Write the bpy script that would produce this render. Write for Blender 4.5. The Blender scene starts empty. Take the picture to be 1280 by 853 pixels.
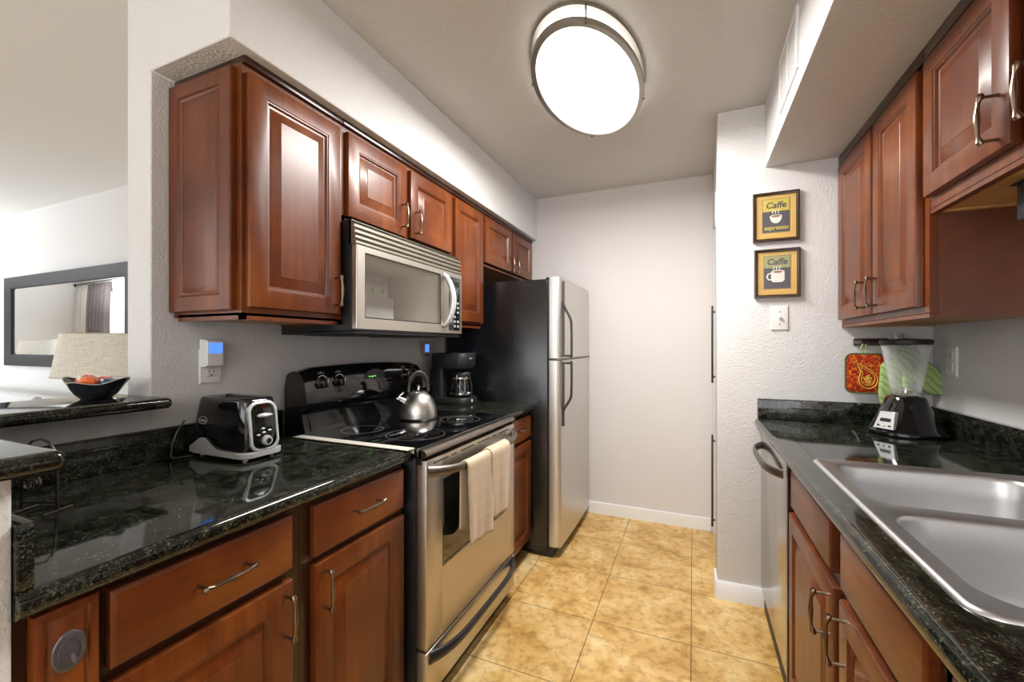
import bpy, bmesh, math, random
from mathutils import Vector, Matrix, noise
PI = math.pi
SC = bpy.context.scene
COL = SC.collection

# ------------------------------------------------------------------ camera
cam_d = bpy.data.cameras.new('camera')
cam_d.sensor_width = 36.0
cam_d.lens = 530.06 / 1280 * 36.0
cam_d.shift_y = 5.27 / 1280
cam_d.clip_start = 0.02
cam = bpy.data.objects.new('camera', cam_d)
COL.objects.link(cam)
cam.location = (0, 0, 1.27)
cam.rotation_euler = (PI / 2, 0, 0.40332)
SC.camera = cam

# ------------------------------------------------------------------ world, light, exposure
SC.view_settings.view_transform = 'Standard'
SC.view_settings.look = 'None'
SC.view_settings.exposure = 0.10
SC.view_settings.gamma = 1.0
SC.view_settings.use_curve_mapping = False
try:
    SC.cycles.use_denoising = True
    SC.cycles.denoiser = 'OPENIMAGEDENOISE'
    SC.cycles.max_bounces = 8
    SC.cycles.diffuse_bounces = 5
    SC.cycles.glossy_bounces = 5
    SC.cycles.transmission_bounces = 8
    SC.cycles.transparent_max_bounces = 8
    SC.cycles.sample_clamp_indirect = 6
    SC.cycles.caustics_reflective = False
    SC.cycles.caustics_refractive = False
except Exception:
    pass
w = bpy.data.worlds.new('world')
SC.world = w
w.use_nodes = True
w.node_tree.nodes['Background'].inputs[0].default_value = (0.85, 0.92, 1.0, 1)
w.node_tree.nodes['Background'].inputs[1].default_value = 1.0

def area(name, loc, rot, sx, sy, power, col=(1, 1, 1), shape='RECTANGLE'):
    l = bpy.data.lights.new(name, 'AREA')
    l.shape = shape; l.size = sx; l.size_y = sy; l.energy = power; l.color = col
    o = bpy.data.objects.new(name, l); COL.objects.link(o)
    o.location = loc; o.rotation_euler = rot
    return o
# living window daylight; the other area lights here are unseen added fill
LIV, DIN, LAMP = 3, 30, 44
area('window_daylight_living', (-5.6, -0.07, 1.35), (-PI / 2, 0, 0), 2.6, 1.9, LIV, (0.93, 0.96, 1.0))
area('window_daylight_dining', (-0.3, -2.72, 1.35), (-PI / 2, 0, 0), 2.8, 1.9, DIN, (1.0, 0.985, 0.97))  # unseen fill added behind the camera, set at an invented window
area('torchiere_living', (-6.9, 0.5, 1.75), (PI, 0, 0), 0.4, 0.4, 52, (0.97, 0.985, 1.0), 'ELLIPSE')  # unseen upward fill added to brighten the living room ceiling, no lamp there
area('torchiere_dining', (0.3, -1.5, 1.75), (PI, 0, 0), 0.4, 0.4, 34, (1.0, 0.97, 0.93), 'ELLIPSE')  # unseen upward fill added behind the camera to brighten the kitchen ceiling
area('window_daylight_side', (-3.12, -1.3, 1.35), (0, -PI / 2, 0), 1.9, 1.8, 10, (0.95, 0.97, 1.0))  # unseen side fill added at an invented window

# ------------------------------------------------------------------ materials
def mat(name):
    m = bpy.data.materials.new(name); m.use_nodes = True
    nt = m.node_tree; b = nt.nodes['Principled BSDF']
    return m, nt, b
def setp(b, **k):
    names = dict(col='Base Color', rough='Roughness', metal='Metallic', coat='Coat Weight', coatr='Coat Roughness',
                 ior='IOR', trans='Transmission Weight', emis='Emission Color', emis_s='Emission Strength',
                 spec='Specular IOR Level', sheen='Sheen Weight', alpha='Alpha', aniso='Anisotropic')
    for a, v in k.items():
        if a in ('col', 'emis') and len(v) == 3: v = (*v, 1)
        b.inputs[names[a]].default_value = v
def plain(name, col, rough=0.5, **k):
    m, nt, b = mat(name); setp(b, col=col, rough=rough, **k); return m
def N(nt, t, **k):
    n = nt.nodes.new(t)
    for a, v in k.items():
        if a in n.inputs.keys() if isinstance(a, str) else False: n.inputs[a].default_value = v
        else:
            try: setattr(n, a, v)
            except Exception: pass
    return n
def coords(nt, scale=(1, 1, 1), rot=(0, 0, 0), loc=(0, 0, 0), kind='Object'):
    tc = nt.nodes.new('ShaderNodeTexCoord'); mp = nt.nodes.new('ShaderNodeMapping')
    mp.inputs['Scale'].default_value = scale; mp.inputs['Rotation'].default_value = rot; mp.inputs['Location'].default_value = loc
    nt.links.new(tc.outputs[kind], mp.inputs['Vector']); return mp.outputs[0]
def noise_n(nt, vec, scale, detail=3, rough=0.5, dist=0):
    n = nt.nodes.new('ShaderNodeTexNoise'); n.inputs['Scale'].default_value = scale
    n.inputs['Detail'].default_value = detail; n.inputs['Roughness'].default_value = rough; n.inputs['Distortion'].default_value = dist
    nt.links.new(vec, n.inputs['Vector']); return n
def ramp(nt, fac, stops):
    r = nt.nodes.new('ShaderNodeValToRGB'); e = r.color_ramp.elements
    e[0].position, e[0].color = stops[0][0], (*stops[0][1], 1)
    e[1].position, e[1].color = stops[-1][0], (*stops[-1][1], 1)
    for p, c in stops[1:-1]:
        x = e.new(p); x.color = (*c, 1)
    nt.links.new(fac, r.inputs[0]); return r.outputs[0]
def bump(nt, b, h, strength=0.2, dist=0.002):
    n = nt.nodes.new('ShaderNodeBump'); n.inputs['Strength'].default_value = strength; n.inputs['Distance'].default_value = dist
    nt.links.new(h, n.inputs['Height']); nt.links.new(n.outputs[0], b.inputs['Normal']); return n
def mix(nt, fac, a, bb, mode='MIX'):
    m = nt.nodes.new('ShaderNodeMix'); m.data_type = 'RGBA'; m.blend_type = mode
    for s, v in ((m.inputs[0], fac), (m.inputs[6], a), (m.inputs[7], bb)):
        if isinstance(v, (int, float)): s.default_value = v
        elif isinstance(v, tuple): s.default_value = (*v, 1)
        else: nt.links.new(v, s)
    return m.outputs[2]
def mth(nt, op, a, bb=0.0):
    m = nt.nodes.new('ShaderNodeMath'); m.operation = op
    for s, v in ((m.inputs[0], a), (m.inputs[1], bb)):
        if isinstance(v, (int, float)): s.default_value = v
        else: nt.links.new(v, s)
    return m.outputs[0]

def m_wall(name, col, sc=120, st=0.35, d=0.003):
    m, nt, b = mat(name); v = coords(nt)
    n = noise_n(nt, v, sc, 3, 0.55); bump(nt, b, n.outputs[0], st, d); setp(b, col=col, rough=0.7, spec=0.25); return m
WALL = m_wall('wall_paint', (0.69, 0.68, 0.675), 120, 0.6, 0.005)
WALLS = m_wall('hall_wall_paint', (0.69, 0.66, 0.65), 120, 0.2, 0.002)
CEIL = m_wall('ceiling_paint', (0.66, 0.645, 0.615), 110, 0.75, 0.007)
LWALL = m_wall('living_paint', (0.76, 0.745, 0.73), 120, 0.1, 0.002)
TRIM = plain('white_trim', (0.8, 0.8, 0.8), 0.35)
WPLA = plain('white_plastic', (0.78, 0.77, 0.75), 0.35)
WPLD = plain('slot_dark', (0.03, 0.03, 0.03), 0.5)
BPLA = plain('black_plastic', (0.012, 0.012, 0.013), 0.28)
BMAT = plain('black_matte_plastic', (0.014, 0.014, 0.015), 0.5)
BGLO = plain('black_enamel', (0.006, 0.006, 0.007), 0.07, coat=0.5, coatr=0.05)
BGLASS = plain('black_glass', (0.004, 0.004, 0.005), 0.03, coat=1.0, coatr=0.02)
RING = plain('burner_ring', (0.16, 0.16, 0.16), 0.25)
CHROME = plain('chrome', (0.75, 0.74, 0.72), 0.12, metal=1)
PEWTER = plain('pewter', (0.22, 0.165, 0.12), 0.3, metal=1)
HANDB = plain('dark_grey_handle', (0.035, 0.03, 0.026), 0.35)
IRON = plain('wrought_iron', (0.05, 0.038, 0.030), 0.32, metal=0.7)
NICKEL = plain('brushed_nickel', (0.20, 0.18, 0.155), 0.4, metal=1)
NICKL = plain('light_nickel', (0.40, 0.37, 0.33), 0.42, metal=1)
SILVP = plain('silver_plastic', (0.62, 0.63, 0.64), 0.32, metal=0.4)
GREYP = plain('clear_grey_plastic', (0.075, 0.07, 0.078), 0.25)
def m_steel(name, col, rough, axis):
    m, nt, b = mat(name)
    s = {'y': (3, 3, 900), 'z': (900, 900, 3), 'x': (3, 900, 900)}[axis]
    v = coords(nt, s); n = noise_n(nt, v, 1, 2, 0.5)
    r = nt.nodes.new('ShaderNodeMapRange'); r.inputs[3].default_value = rough - 0.02; r.inputs[4].default_value = rough + 0.03
    nt.links.new(n.outputs[0], r.inputs[0]); nt.links.new(r.outputs[0], b.inputs['Roughness'])
    setp(b, col=col, metal=1); bump(nt, b, n.outputs[0], 0.02, 0.0002); return m
STEEL = m_steel('stainless_steel', (0.60, 0.555, 0.49), 0.40, 'y')
STEELZ = m_steel('stainless_vertical', (0.62, 0.60, 0.57), 0.36, 'z')
STEELG = m_steel('satin_grey_steel', (0.56, 0.55, 0.54), 0.22, 'z')
STEELS = m_steel('sink_steel', (0.60, 0.60, 0.61), 0.36, 'x')

def m_wood(name, dark, mid, light, grain='z', rough=0.3, coat=0.35):
    m, nt, b = mat(name)
    s = {'z': (14, 14, 1.1), 'y': (14, 1.1, 14), 'x': (1.1, 14, 14)}[grain]
    v = coords(nt, s); n1 = noise_n(nt, v, 1.6, 6, 0.62, 0.6)
    v2 = coords(nt, tuple(a * 9 for a in s)); n2 = noise_n(nt, v2, 1.5, 3, 0.6)
    v3 = coords(nt); n3 = noise_n(nt, v3, 3.5, 3, 0.5)
    f = mth(nt, 'ADD', mth(nt, 'MULTIPLY', n1.outputs[0], 0.36), mth(nt, 'ADD', mth(nt, 'MULTIPLY', n2.outputs[0], 0.12), mth(nt, 'MULTIPLY', n3.outputs[0], 0.52)))
    c = ramp(nt, f, [(0.30, dark), (0.5, mid), (0.70, light)])
    nt.links.new(c, b.inputs['Base Color']); setp(b, rough=rough, coat=coat, coatr=0.18, spec=0.4)
    bump(nt, b, n2.outputs[0], 0.02, 0.0003); return m
def jar_alpha(nt, b, lo, hi):
    lw = nt.nodes.new('ShaderNodeLayerWeight'); lw.inputs[0].default_value = 0.35
    mr = nt.nodes.new('ShaderNodeMapRange'); mr.inputs[3].default_value = lo; mr.inputs[4].default_value = hi
    nt.links.new(lw.outputs['Facing'], mr.inputs[0]); nt.links.new(mr.outputs[0], b.inputs['Alpha'])
WOOD = m_wood('cherry_wood', (0.050, 0.0105, 0.0024), (0.128, 0.028, 0.0046), (0.265, 0.074, 0.011), rough=0.36, coat=0.14)
WOODY = m_wood('cherry_wood_horizontal', (0.050, 0.0105, 0.0024), (0.128, 0.028, 0.0046), (0.265, 0.074, 0.011), 'y', rough=0.36, coat=0.14)
WOODD = m_wood('dark_cherry_wood', (0.018, 0.006, 0.0035), (0.032, 0.009, 0.005), (0.055, 0.015, 0.007))
WOODN = m_wood('birch_underside', (0.36, 0.17, 0.05), (0.50, 0.26, 0.09), (0.62, 0.34, 0.13), 'y', 0.5, 0.0)
VENEER = m_wood('cabinet_side_veneer', (0.085, 0.026, 0.012), (0.13, 0.04, 0.018), (0.18, 0.055, 0.024), 'y', 0.42, 0.1)
MATTAN = m_wood('picture_mount', (0.50, 0.28, 0.035), (0.62, 0.38, 0.065), (0.70, 0.46, 0.11), 'x', 0.5, 0.0)
FRAMEW = plain('picture_frame_wood', (0.035, 0.018, 0.010), 0.3, coat=0.3)
def m_granite():
    m, nt, b = mat('granite'); v = coords(nt, (1, 1, 1))
    vo = nt.nodes.new('ShaderNodeTexVoronoi'); vo.inputs['Scale'].default_value = 330
    nt.links.new(v, vo.inputs['Vector'])
    sep = nt.nodes.new('ShaderNodeSeparateColor'); nt.links.new(vo.outputs['Color'], sep.inputs[0])
    c1 = ramp(nt, sep.outputs[0], [(0.0, (0.006, 0.007, 0.006)), (0.62, (0.010, 0.012, 0.010)), (0.80, (0.028, 0.033, 0.023)), (0.95, (0.042, 0.040, 0.026)), (1.0, (0.10, 0.088, 0.058))])
    n = noise_n(nt, v, 28, 4, 0.6)
    c2 = ramp(nt, n.outputs[0], [(0.42, (0.35, 0.38, 0.35)), (0.62, (1.6, 1.6, 1.5))])
    n2 = noise_n(nt, v, 260, 2, 0.6)
    c3 = ramp(nt, n2.outputs[0], [(0.60, (0, 0, 0)), (0.74, (0.035, 0.038, 0.025))])
    c = mix(nt, 1.0, c1, c2, 'MULTIPLY'); c = mix(nt, 1.0, c, c3, 'ADD')
    nt.links.new(c, b.inputs['Base Color']); setp(b, rough=0.06, ior=1.5); return m
GRAN = m_granite()
def m_tile():
    m, nt, b = mat('floor_tile'); v = coords(nt, (1, 1, 1), loc=(0.007 + 0.4175 * 8, -1.946 + 0.4175 * 16, 0))
    br = nt.nodes.new('ShaderNodeTexBrick'); br.offset = 0; br.squash = 1
    for k, x in (('Scale', 1), ('Mortar Size', 0.0021), ('Mortar Smooth', 0.1), ('Brick Width', 0.4175), ('Row Height', 0.4175), ('Bias', 0)):
        br.inputs[k].default_value = x
    br.inputs['Color1'].default_value = (0.92, 0.92, 0.92, 1); br.inputs['Color2'].default_value = (1.05, 1.03, 1.0, 1)
    br.inputs['Mortar'].default_value = (0.3, 0.28, 0.25, 1)
    nt.links.new(v, br.inputs['Vector'])
    n = noise_n(nt, v, 5, 7, 0.62, 0.5)
    c = ramp(nt, n.outputs[0], [(0.30, (0.42, 0.23, 0.06)), (0.44, (0.60, 0.37, 0.12)), (0.56, (0.72, 0.49, 0.20)), (0.70, (0.80, 0.63, 0.34))])
    n2 = noise_n(nt, v, 22, 5, 0.65)
    c2 = ramp(nt, n2.outputs[0], [(0.36, (0.72, 0.66, 0.55)), (0.52, (1, 1, 1)), (0.7, (1.06, 1.05, 1.02))])
    c = mix(nt, 1.0, c, c2, 'MULTIPLY'); c = mix(nt, 1.0, c, br.outputs['Color'], 'MULTIPLY')
    nt.links.new(c, b.inputs['Base Color']); setp(b, rough=0.32, spec=0.4)
    h = mth(nt, 'SUBTRACT', mth(nt, 'MULTIPLY', n2.outputs[0], 0.15), br.outputs['Fac'])
    bump(nt, b, h, 0.3, 0.002); return m
TILE = m_tile()
def m_fridge_side():
    m, nt, b = mat('black_pebbled_steel'); v = coords(nt); n = noise_n(nt, v, 170, 2, 0.5)
    bump(nt, b, n.outputs[0], 0.55, 0.0015); setp(b, col=(0.006, 0.006, 0.007), rough=0.17, coat=0.3, coatr=0.15); return m
FSIDE = m_fridge_side()
def m_weave(name, col, col2, sc, rough=0.9):
    m, nt, b = mat(name); v = coords(nt, (1, 1, 1))
    va = coords(nt, (sc, sc, sc * 0.08)); vb = coords(nt, (sc * 0.08, sc * 0.08, sc))
    a = noise_n(nt, va, 1, 2, 0.5); c = noise_n(nt, vb, 1, 2, 0.5)
    f = mth(nt, 'MULTIPLY', mth(nt, 'ADD', a.outputs[0], c.outputs[0]), 0.5)
    cc = ramp(nt, f, [(0.35, col2), (0.6, col)]); nt.links.new(cc, b.inputs['Base Color'])
    setp(b, rough=rough, spec=0.1); bump(nt, b, f, 0.3, 0.001); return m, nt, b, cc
SHADE, nt_, b_, cc_ = m_weave('lamp_linen', (0.80, 0.77, 0.70), (0.62, 0.58, 0.50), 220)
nt_.links.new(cc_, b_.inputs['Emission Color']); b_.inputs['Emission Strength'].default_value = 0.12
CURT, *_ = m_weave('curtain_cloth', (0.17, 0.145, 0.14), (0.12, 0.10, 0.10), 160)
CURTL, *_ = m_weave('curtain_lining', (0.62, 0.58, 0.53), (0.50, 0.47, 0.42), 160)
SOFA, *_ = m_weave('sofa_cloth', (0.74, 0.73, 0.72), (0.62, 0.61, 0.60), 160)
FRMG = m_wood('mirror_frame_wood', (0.010, 0.010, 0.013), (0.018, 0.018, 0.022), (0.034, 0.034, 0.040), 'x', 0.5, 0.0)
MIRR = plain('mirror_glass', (0.86, 0.88, 0.88), 0.01, metal=1)
def m_towel():
    m, nt, b = mat('towel_terry'); v = coords(nt, (1, 1, 1))
    sp = nt.nodes.new('ShaderNodeSeparateXYZ'); nt.links.new(v, sp.inputs[0])
    def lines(o, per):
        f = mth(nt, 'FRACT', mth(nt, 'MULTIPLY', mth(nt, 'ADD', o, 5.0), 1 / per)); return mth(nt, 'LESS_THAN', f, 0.07)
    L = mth(nt, 'MAXIMUM', lines(sp.outputs[1], 0.052), lines(sp.outputs[2], 0.060))
    n = noise_n(nt, v, 420, 2, 0.6)
    c = ramp(nt, n.outputs[0], [(0.3, (0.50, 0.38, 0.26)), (0.7, (0.72, 0.59, 0.43))])
    c = mix(nt, mth(nt, 'MULTIPLY', L, 0.30), c, (0.80, 0.70, 0.60))
    nt.links.new(c, b.inputs['Base Color']); setp(b, rough=0.95, spec=0.05, sheen=0.2)
    bump(nt, b, mth(nt, 'SUBTRACT', n.outputs[0], mth(nt, 'MULTIPLY', L, 0.8)), 0.6, 0.0025); return m
TOWEL = m_towel()
def m_paisley():
    m, nt, b = mat('paisley_cotton'); v = coords(nt)
    wv = nt.nodes.new('ShaderNodeTexVoronoi'); wv.inputs['Scale'].default_value = 42; nt.links.new(v, wv.inputs['Vector'])
    n = noise_n(nt, v, 60, 3, 0.6, 1.5)
    c = ramp(nt, n.outputs[0], [(0.30, (0.10, 0.14, 0.03)), (0.40, (0.38, 0.02, 0.012)), (0.50, (0.30, 0.012, 0.01)), (0.57, (0.62, 0.10, 0.01)), (0.64, (0.70, 0.36, 0.04)), (0.75, (0.16, 0.20, 0.05))])
    f = mth(nt, 'LESS_THAN', wv.outputs['Distance'], 0.22)
    c = mix(nt, f, c, (0.66, 0.16, 0.02))
    f2 = mth(nt, 'LESS_THAN', wv.outputs['Distance'], 0.10)
    c = mix(nt, f2, c, (0.12, 0.17, 0.05))
    nt.links.new(c, b.inputs['Base Color']); setp(b, rough=0.85, spec=0.1); bump(nt, b, n.outputs[0], 0.2, 0.001); return m
PAIS = m_paisley()
PGOLD = plain('paisley_gold', (0.72, 0.42, 0.06), 0.8)
PRED = plain('paisley_red', (0.28, 0.012, 0.010), 0.8)
def m_mitt():
    m, nt, b = mat('green_quilted_cotton'); v = coords(nt, (1, 1, 1))
    wv = nt.nodes.new('ShaderNodeTexWave'); wv.inputs['Scale'].default_value = 19; wv.inputs['Distortion'].default_value = 5; wv.bands_direction = 'DIAGONAL'
    nt.links.new(v, wv.inputs['Vector'])
    c = ramp(nt, wv.outputs[0], [(0.0, (0.20, 0.28, 0.09)), (0.12, (0.33, 0.45, 0.17)), (1.0, (0.38, 0.50, 0.21))])
    nt.links.new(c, b.inputs['Base Color']); setp(b, rough=0.9, spec=0.1); bump(nt, b, wv.outputs[0], 0.5, 0.002); return m
MITT = m_mitt()
GLASS = plain('clear_glass', (0.95, 0.97, 0.97), 0.02, trans=1.0, ior=1.45)
JARP, jn, jb = mat('clear_jar'); setp(jb, col=(0.85, 0.87, 0.86), rough=0.05, trans=0.0, alpha=0.13, spec=0.8); jar_alpha(jn, jb, 0.06, 0.55)
def m_mwglass():
    m, nt, b = mat('microwave_window_glass'); setp(b, col=(0.17, 0.155, 0.135), rough=0.06, alpha=0.16, coat=0.6, coatr=0.02); return m
MWG = m_mwglass()
OVG = plain('oven_window_glass', (0.010, 0.009, 0.008), 0.05, coat=0.8, coatr=0.03)
EMW = plain('lamp_diffuser', (0.9, 0.9, 0.88), 0.4, emis=(1.0, 0.975, 0.93), emis_s=2.6)
BLUE = plain('blue_screen', (0.05, 0.1, 0.3), 0.3, emis=(0.10, 0.30, 1.0), emis_s=1.0)
GREENL = plain('green_digits', (0.02, 0.1, 0.01), 0.3, emis=(0.12, 0.9, 0.05), emis_s=2.5)
GREYM = plain('grey_marks', (0.35, 0.35, 0.35), 0.5)
SKYW = plain('window_daylight_glass', (0.9, 0.95, 1), 0.5, emis=(0.86, 0.93, 1.0), emis_s=1.6)
ORNG = plain('orange_foil', (0.72, 0.055, 0.012), 0.28, coat=0.5)
ORN2 = plain('amber_foil', (0.80, 0.14, 0.015), 0.28, coat=0.5)
BLUF = plain('blue_foil', (0.03, 0.07, 0.16), 0.3, coat=0.5)
CERB = plain('dark_ceramic', (0.018, 0.020, 0.026), 0.12, coat=0.6)
CERR = plain('worn_rim', (0.42, 0.36, 0.32), 0.4)
ARTB = plain('print_black', (0.018, 0.018, 0.024), 0.4)
ARTY = plain('print_yellow', (0.55, 0.42, 0.03), 0.4)
ARTO = plain('print_olive', (0.30, 0.29, 0.10), 0.4)
ARTW = plain('print_white', (0.75, 0.72, 0.66), 0.4)
ARTC = plain('print_coffee', (0.28, 0.12, 0.04), 0.4)
CARD = plain('white_carton', (0.75, 0.73, 0.68), 0.6)
GRDOT = plain('green_emblem', (0.35, 0.42, 0.08), 0.5)
CAVG = plain('cavity_enamel', (0.75, 0.70, 0.62), 0.4)
STRIP = plain('silicone_strip', (0.66, 0.62, 0.55), 0.45)

# ------------------------------------------------------------------ mesh helpers
ORG = Vector((0, 0, 0))
class B:
    def __init__(s): s.bm = bmesh.new(); s.mi = 0
    def _merge(s, t):
        me = bpy.data.meshes.new('t'); t.to_mesh(me); t.free()
        for p in me.polygons: p.material_index = s.mi
        s.bm.from_mesh(me); bpy.data.meshes.remove(me)
    def box(s, x0, x1, y0, y1, z0, z1, bev=0.0, seg=2, sel=None):
        t = bmesh.new(); bmesh.ops.create_cube(t, size=1)
        for v in t.verts:
            v.co = Vector(((x0 + x1) / 2 + v.co.x * (x1 - x0), (y0 + y1) / 2 + v.co.y * (y1 - y0), (z0 + z1) / 2 + v.co.z * (z1 - z0)))
        if bev > 0:
            es = [e for e in t.edges if sel is None or sel((e.verts[0].co + e.verts[1].co) / 2)]
            bmesh.ops.bevel(t, geom=es, offset=bev, segments=seg, profile=0.5, affect='EDGES')
        s._merge(t); return s
    def tube(s, pts, r, n=10, cap=True, flat=None):
        pts = [Vector(p) for p in pts]; rs = r if isinstance(r, (list, tuple)) else [r] * len(pts)
        t = bmesh.new(); rings = []; up = None
        for i, p in enumerate(pts):
            d = (pts[min(i + 1, len(pts) - 1)] - pts[max(i - 1, 0)])
            if d.length < 1e-9: d = Vector((0, 0, 1))
            d.normalize()
            if up is None:
                up = Vector((0, 0, 1)) if abs(d.z) < 0.9 else Vector((1, 0, 0))
            a = (up - d * up.dot(d)); a.normalize(); up = a; b = d.cross(a)
            fa, fb = flat if flat else (1, 1)
            rings.append([t.verts.new(p + a * math.cos(2 * PI * k / n) * rs[i] * fa + b * math.sin(2 * PI * k / n) * rs[i] * fb) for k in range(n)])
        for i in range(len(rings) - 1):
            for k in range(n):
                t.faces.new((rings[i][k], rings[i][(k + 1) % n], rings[i + 1][(k + 1) % n], rings[i + 1][k]))
        if cap: t.faces.new(rings[0][::-1]); t.faces.new(rings[-1])
        bmesh.ops.recalc_face_normals(t, faces=t.faces); s._merge(t); return s
    def lathe(s, c, prof, n=40, axis='z', mod=None, sx=1, sy=1):
        t = bmesh.new(); rings = []
        for (r, h) in prof:
            ring = []
            for k in range(n):
                a = 2 * PI * k / n; rr, hh = (r, h) if mod is None else mod(r, h, a)
                u, v = rr * math.cos(a) * sx, rr * math.sin(a) * sy
                q = {'z': (u, v, hh), 'x': (hh, u, v), 'y': (u, hh, v)}[axis]
                ring.append(t.verts.new(Vector(c) + Vector(q)))
            rings.append(ring)
        for i in range(len(rings) - 1):
            for k in range(n): t.faces.new((rings[i][k], rings[i][(k + 1) % n], rings[i + 1][(k + 1) % n], rings[i + 1][k]))
        for ring, (r, h) in ((rings[0], prof[0]), (rings[-1], prof[-1])):
            t.faces.new(ring)
        bmesh.ops.remove_doubles(t, verts=t.verts, dist=1e-6)
        bmesh.ops.recalc_face_normals(t, faces=t.faces); s._merge(t); return s
    def loft(s, rings, cap=True, closed=True):
        t = bmesh.new(); R = [[t.verts.new(Vector(p)) for p in r] for r in rings]; n = len(R[0])
        for i in range(len(R) - 1):
            for k in range(n if closed else n - 1):
                t.faces.new((R[i][k], R[i][(k + 1) % n], R[i + 1][(k + 1) % n], R[i + 1][k]))
        if cap and closed: t.faces.new(R[0][::-1]); t.faces.new(R[-1])
        bmesh.ops.recalc_face_normals(t, faces=t.faces); s._merge(t); return s
    def poly(s, pts, ext):
        """flat outline extruded along ext"""
        e = Vector(ext); return s.loft([[Vector(p) for p in pts], [Vector(p) + e for p in pts]])
    def ball(s, c, r, sx=1, sy=1, sz=1, u=16, v=10):
        t = bmesh.new(); bmesh.ops.create_uvsphere(t, u_segments=u, v_segments=v, radius=r)
        for q in t.verts: q.co = Vector((q.co.x * sx, q.co.y * sy, q.co.z * sz)) + Vector(c)
        s._merge(t); return s
    def grid(s, fn, nu, nv, thick=None):
        t = bmesh.new(); G = [[t.verts.new(Vector(fn(i / nu, j / nv))) for j in range(nv + 1)] for i in range(nu + 1)]
        for i in range(nu):
            for j in range(nv): t.faces.new((G[i][j], G[i + 1][j], G[i + 1][j + 1], G[i][j + 1]))
        s._merge(t); return s
    def conc(s, F, u0, u1, v0, v1, prof):
        """concentric mitred rectangles; prof = (inset, out)"""
        rings = []
        for ins, wv in prof:
            rings.append([F(u0 + ins, v0 + ins, wv), F(u1 - ins, v0 + ins, wv), F(u1 - ins, v1 - ins, wv), F(u0 + ins, v1 - ins, wv)])
        return s.loft(rings)

def FX(x):      # faces +x (left run): u = y, v = z
    return lambda u, v, w_: Vector((x + w_, u, v))
def FXn(x):     # faces -x (right run)
    return lambda u, v, w_: Vector((x - w_, u, v))
def FYn(y):     # faces -y
    return lambda u, v, w_: Vector((u, y - w_, v))

def props(o, label=None, cat=None, group=None, kind=None):
    if label: o['label'] = label
    if cat: o['category'] = cat
    if group: o['group'] = group
    if kind: o['kind'] = kind
    return o
def thing(name, label, cat, loc, rotz=0, group=None):
    o = bpy.data.objects.new(name, None); COL.objects.link(o); o.empty_display_size = 0.05
    o.location = loc; o.rotation_euler = (0, 0, rotz); props(o, label, cat, group)
    o['_w'] = 1 if rotz == 0 else 0
    return o
def root_of(o):
    while o.parent: o = o.parent
    return o
def obj(name, b, m, parent=None, label=None, ang=35, bev=0, world=True, org=None):
    """m: material or list. With a parent, the vertices are world positions and get rebased to the root's location."""
    me = bpy.data.meshes.new(name)
    off = Vector((0, 0, 0))
    if parent is not None:
        if world: off = Vector(root_of(parent).location)
    elif org is not None: off = Vector(org)
    bmesh.ops.translate(b.bm, verts=b.bm.verts, vec=-off)
    b.bm.to_mesh(me); b.bm.free()
    for q in (m if isinstance(m, (list, tuple)) else [m]): me.materials.append(q)
    for p in me.polygons: p.use_smooth = True
    me.set_sharp_from_angle(angle=math.radians(ang))
    o = bpy.data.objects.new(name, me); COL.objects.link(o)
    if parent is not None: o.parent = parent
    else: o.location = off
    if bev:
        md = o.modifiers.new('bevel', 'BEVEL'); md.width = bev; md.segments = 2; md.limit_method = 'ANGLE'; md.angle_limit = math.radians(40)
    if label: o['label'] = label
    return o
def struct(name, b, m, parent=None, **k):
    o = obj(name, b, m, parent, **k)
    if parent is None: o['kind'] = 'structure'
    return o
def rrect(cx, cy, hx, hy, r, n=6):
    """rounded rectangle outline in 2-D"""
    out = []
    for (sx, sy, a0) in ((1, 1, 0), (-1, 1, PI / 2), (-1, -1, PI), (1, -1, 3 * PI / 2)):
        for k in range(n + 1):
            a = a0 + PI / 2 * k / n
            out.append((cx + sx * (hx - r) + r * math.cos(a), cy + sy * (hy - r) + r * math.sin(a)))
    return out
def text_bm(body, size, F, u, v, w0=0.0006, depth=0.0006, shear=0.0, spacing=1.0, align='CENTER', off=0.0):
    cu = bpy.data.curves.new('txt', 'FONT'); cu.body = body; cu.size = size; cu.align_x = align; cu.shear = shear; cu.space_character = spacing
    cu.extrude = depth / 2; cu.offset = off
    o = bpy.data.objects.new('txt', cu); COL.objects.link(o)
    dg = bpy.context.evaluated_depsgraph_get(); dg.update()
    me = bpy.data.meshes.new_from_object(o.evaluated_get(dg))
    bb = B(); bb.bm.from_mesh(me)
    for q in bb.bm.verts: q.co = F(u + q.co.x, v + q.co.y, w0 + depth / 2 + q.co.z)
    bpy.data.objects.remove(o); bpy.data.curves.remove(cu); bpy.data.meshes.remove(me)
    bmesh.ops.recalc_face_normals(bb.bm, faces=bb.bm.faces)
    return bb
def add_bm(dst, src):
    me = bpy.data.meshes.new('t'); src.bm.to_mesh(me); src.bm.free(); dst.bm.from_mesh(me)
    bpy.data.meshes.remove(me)

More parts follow.
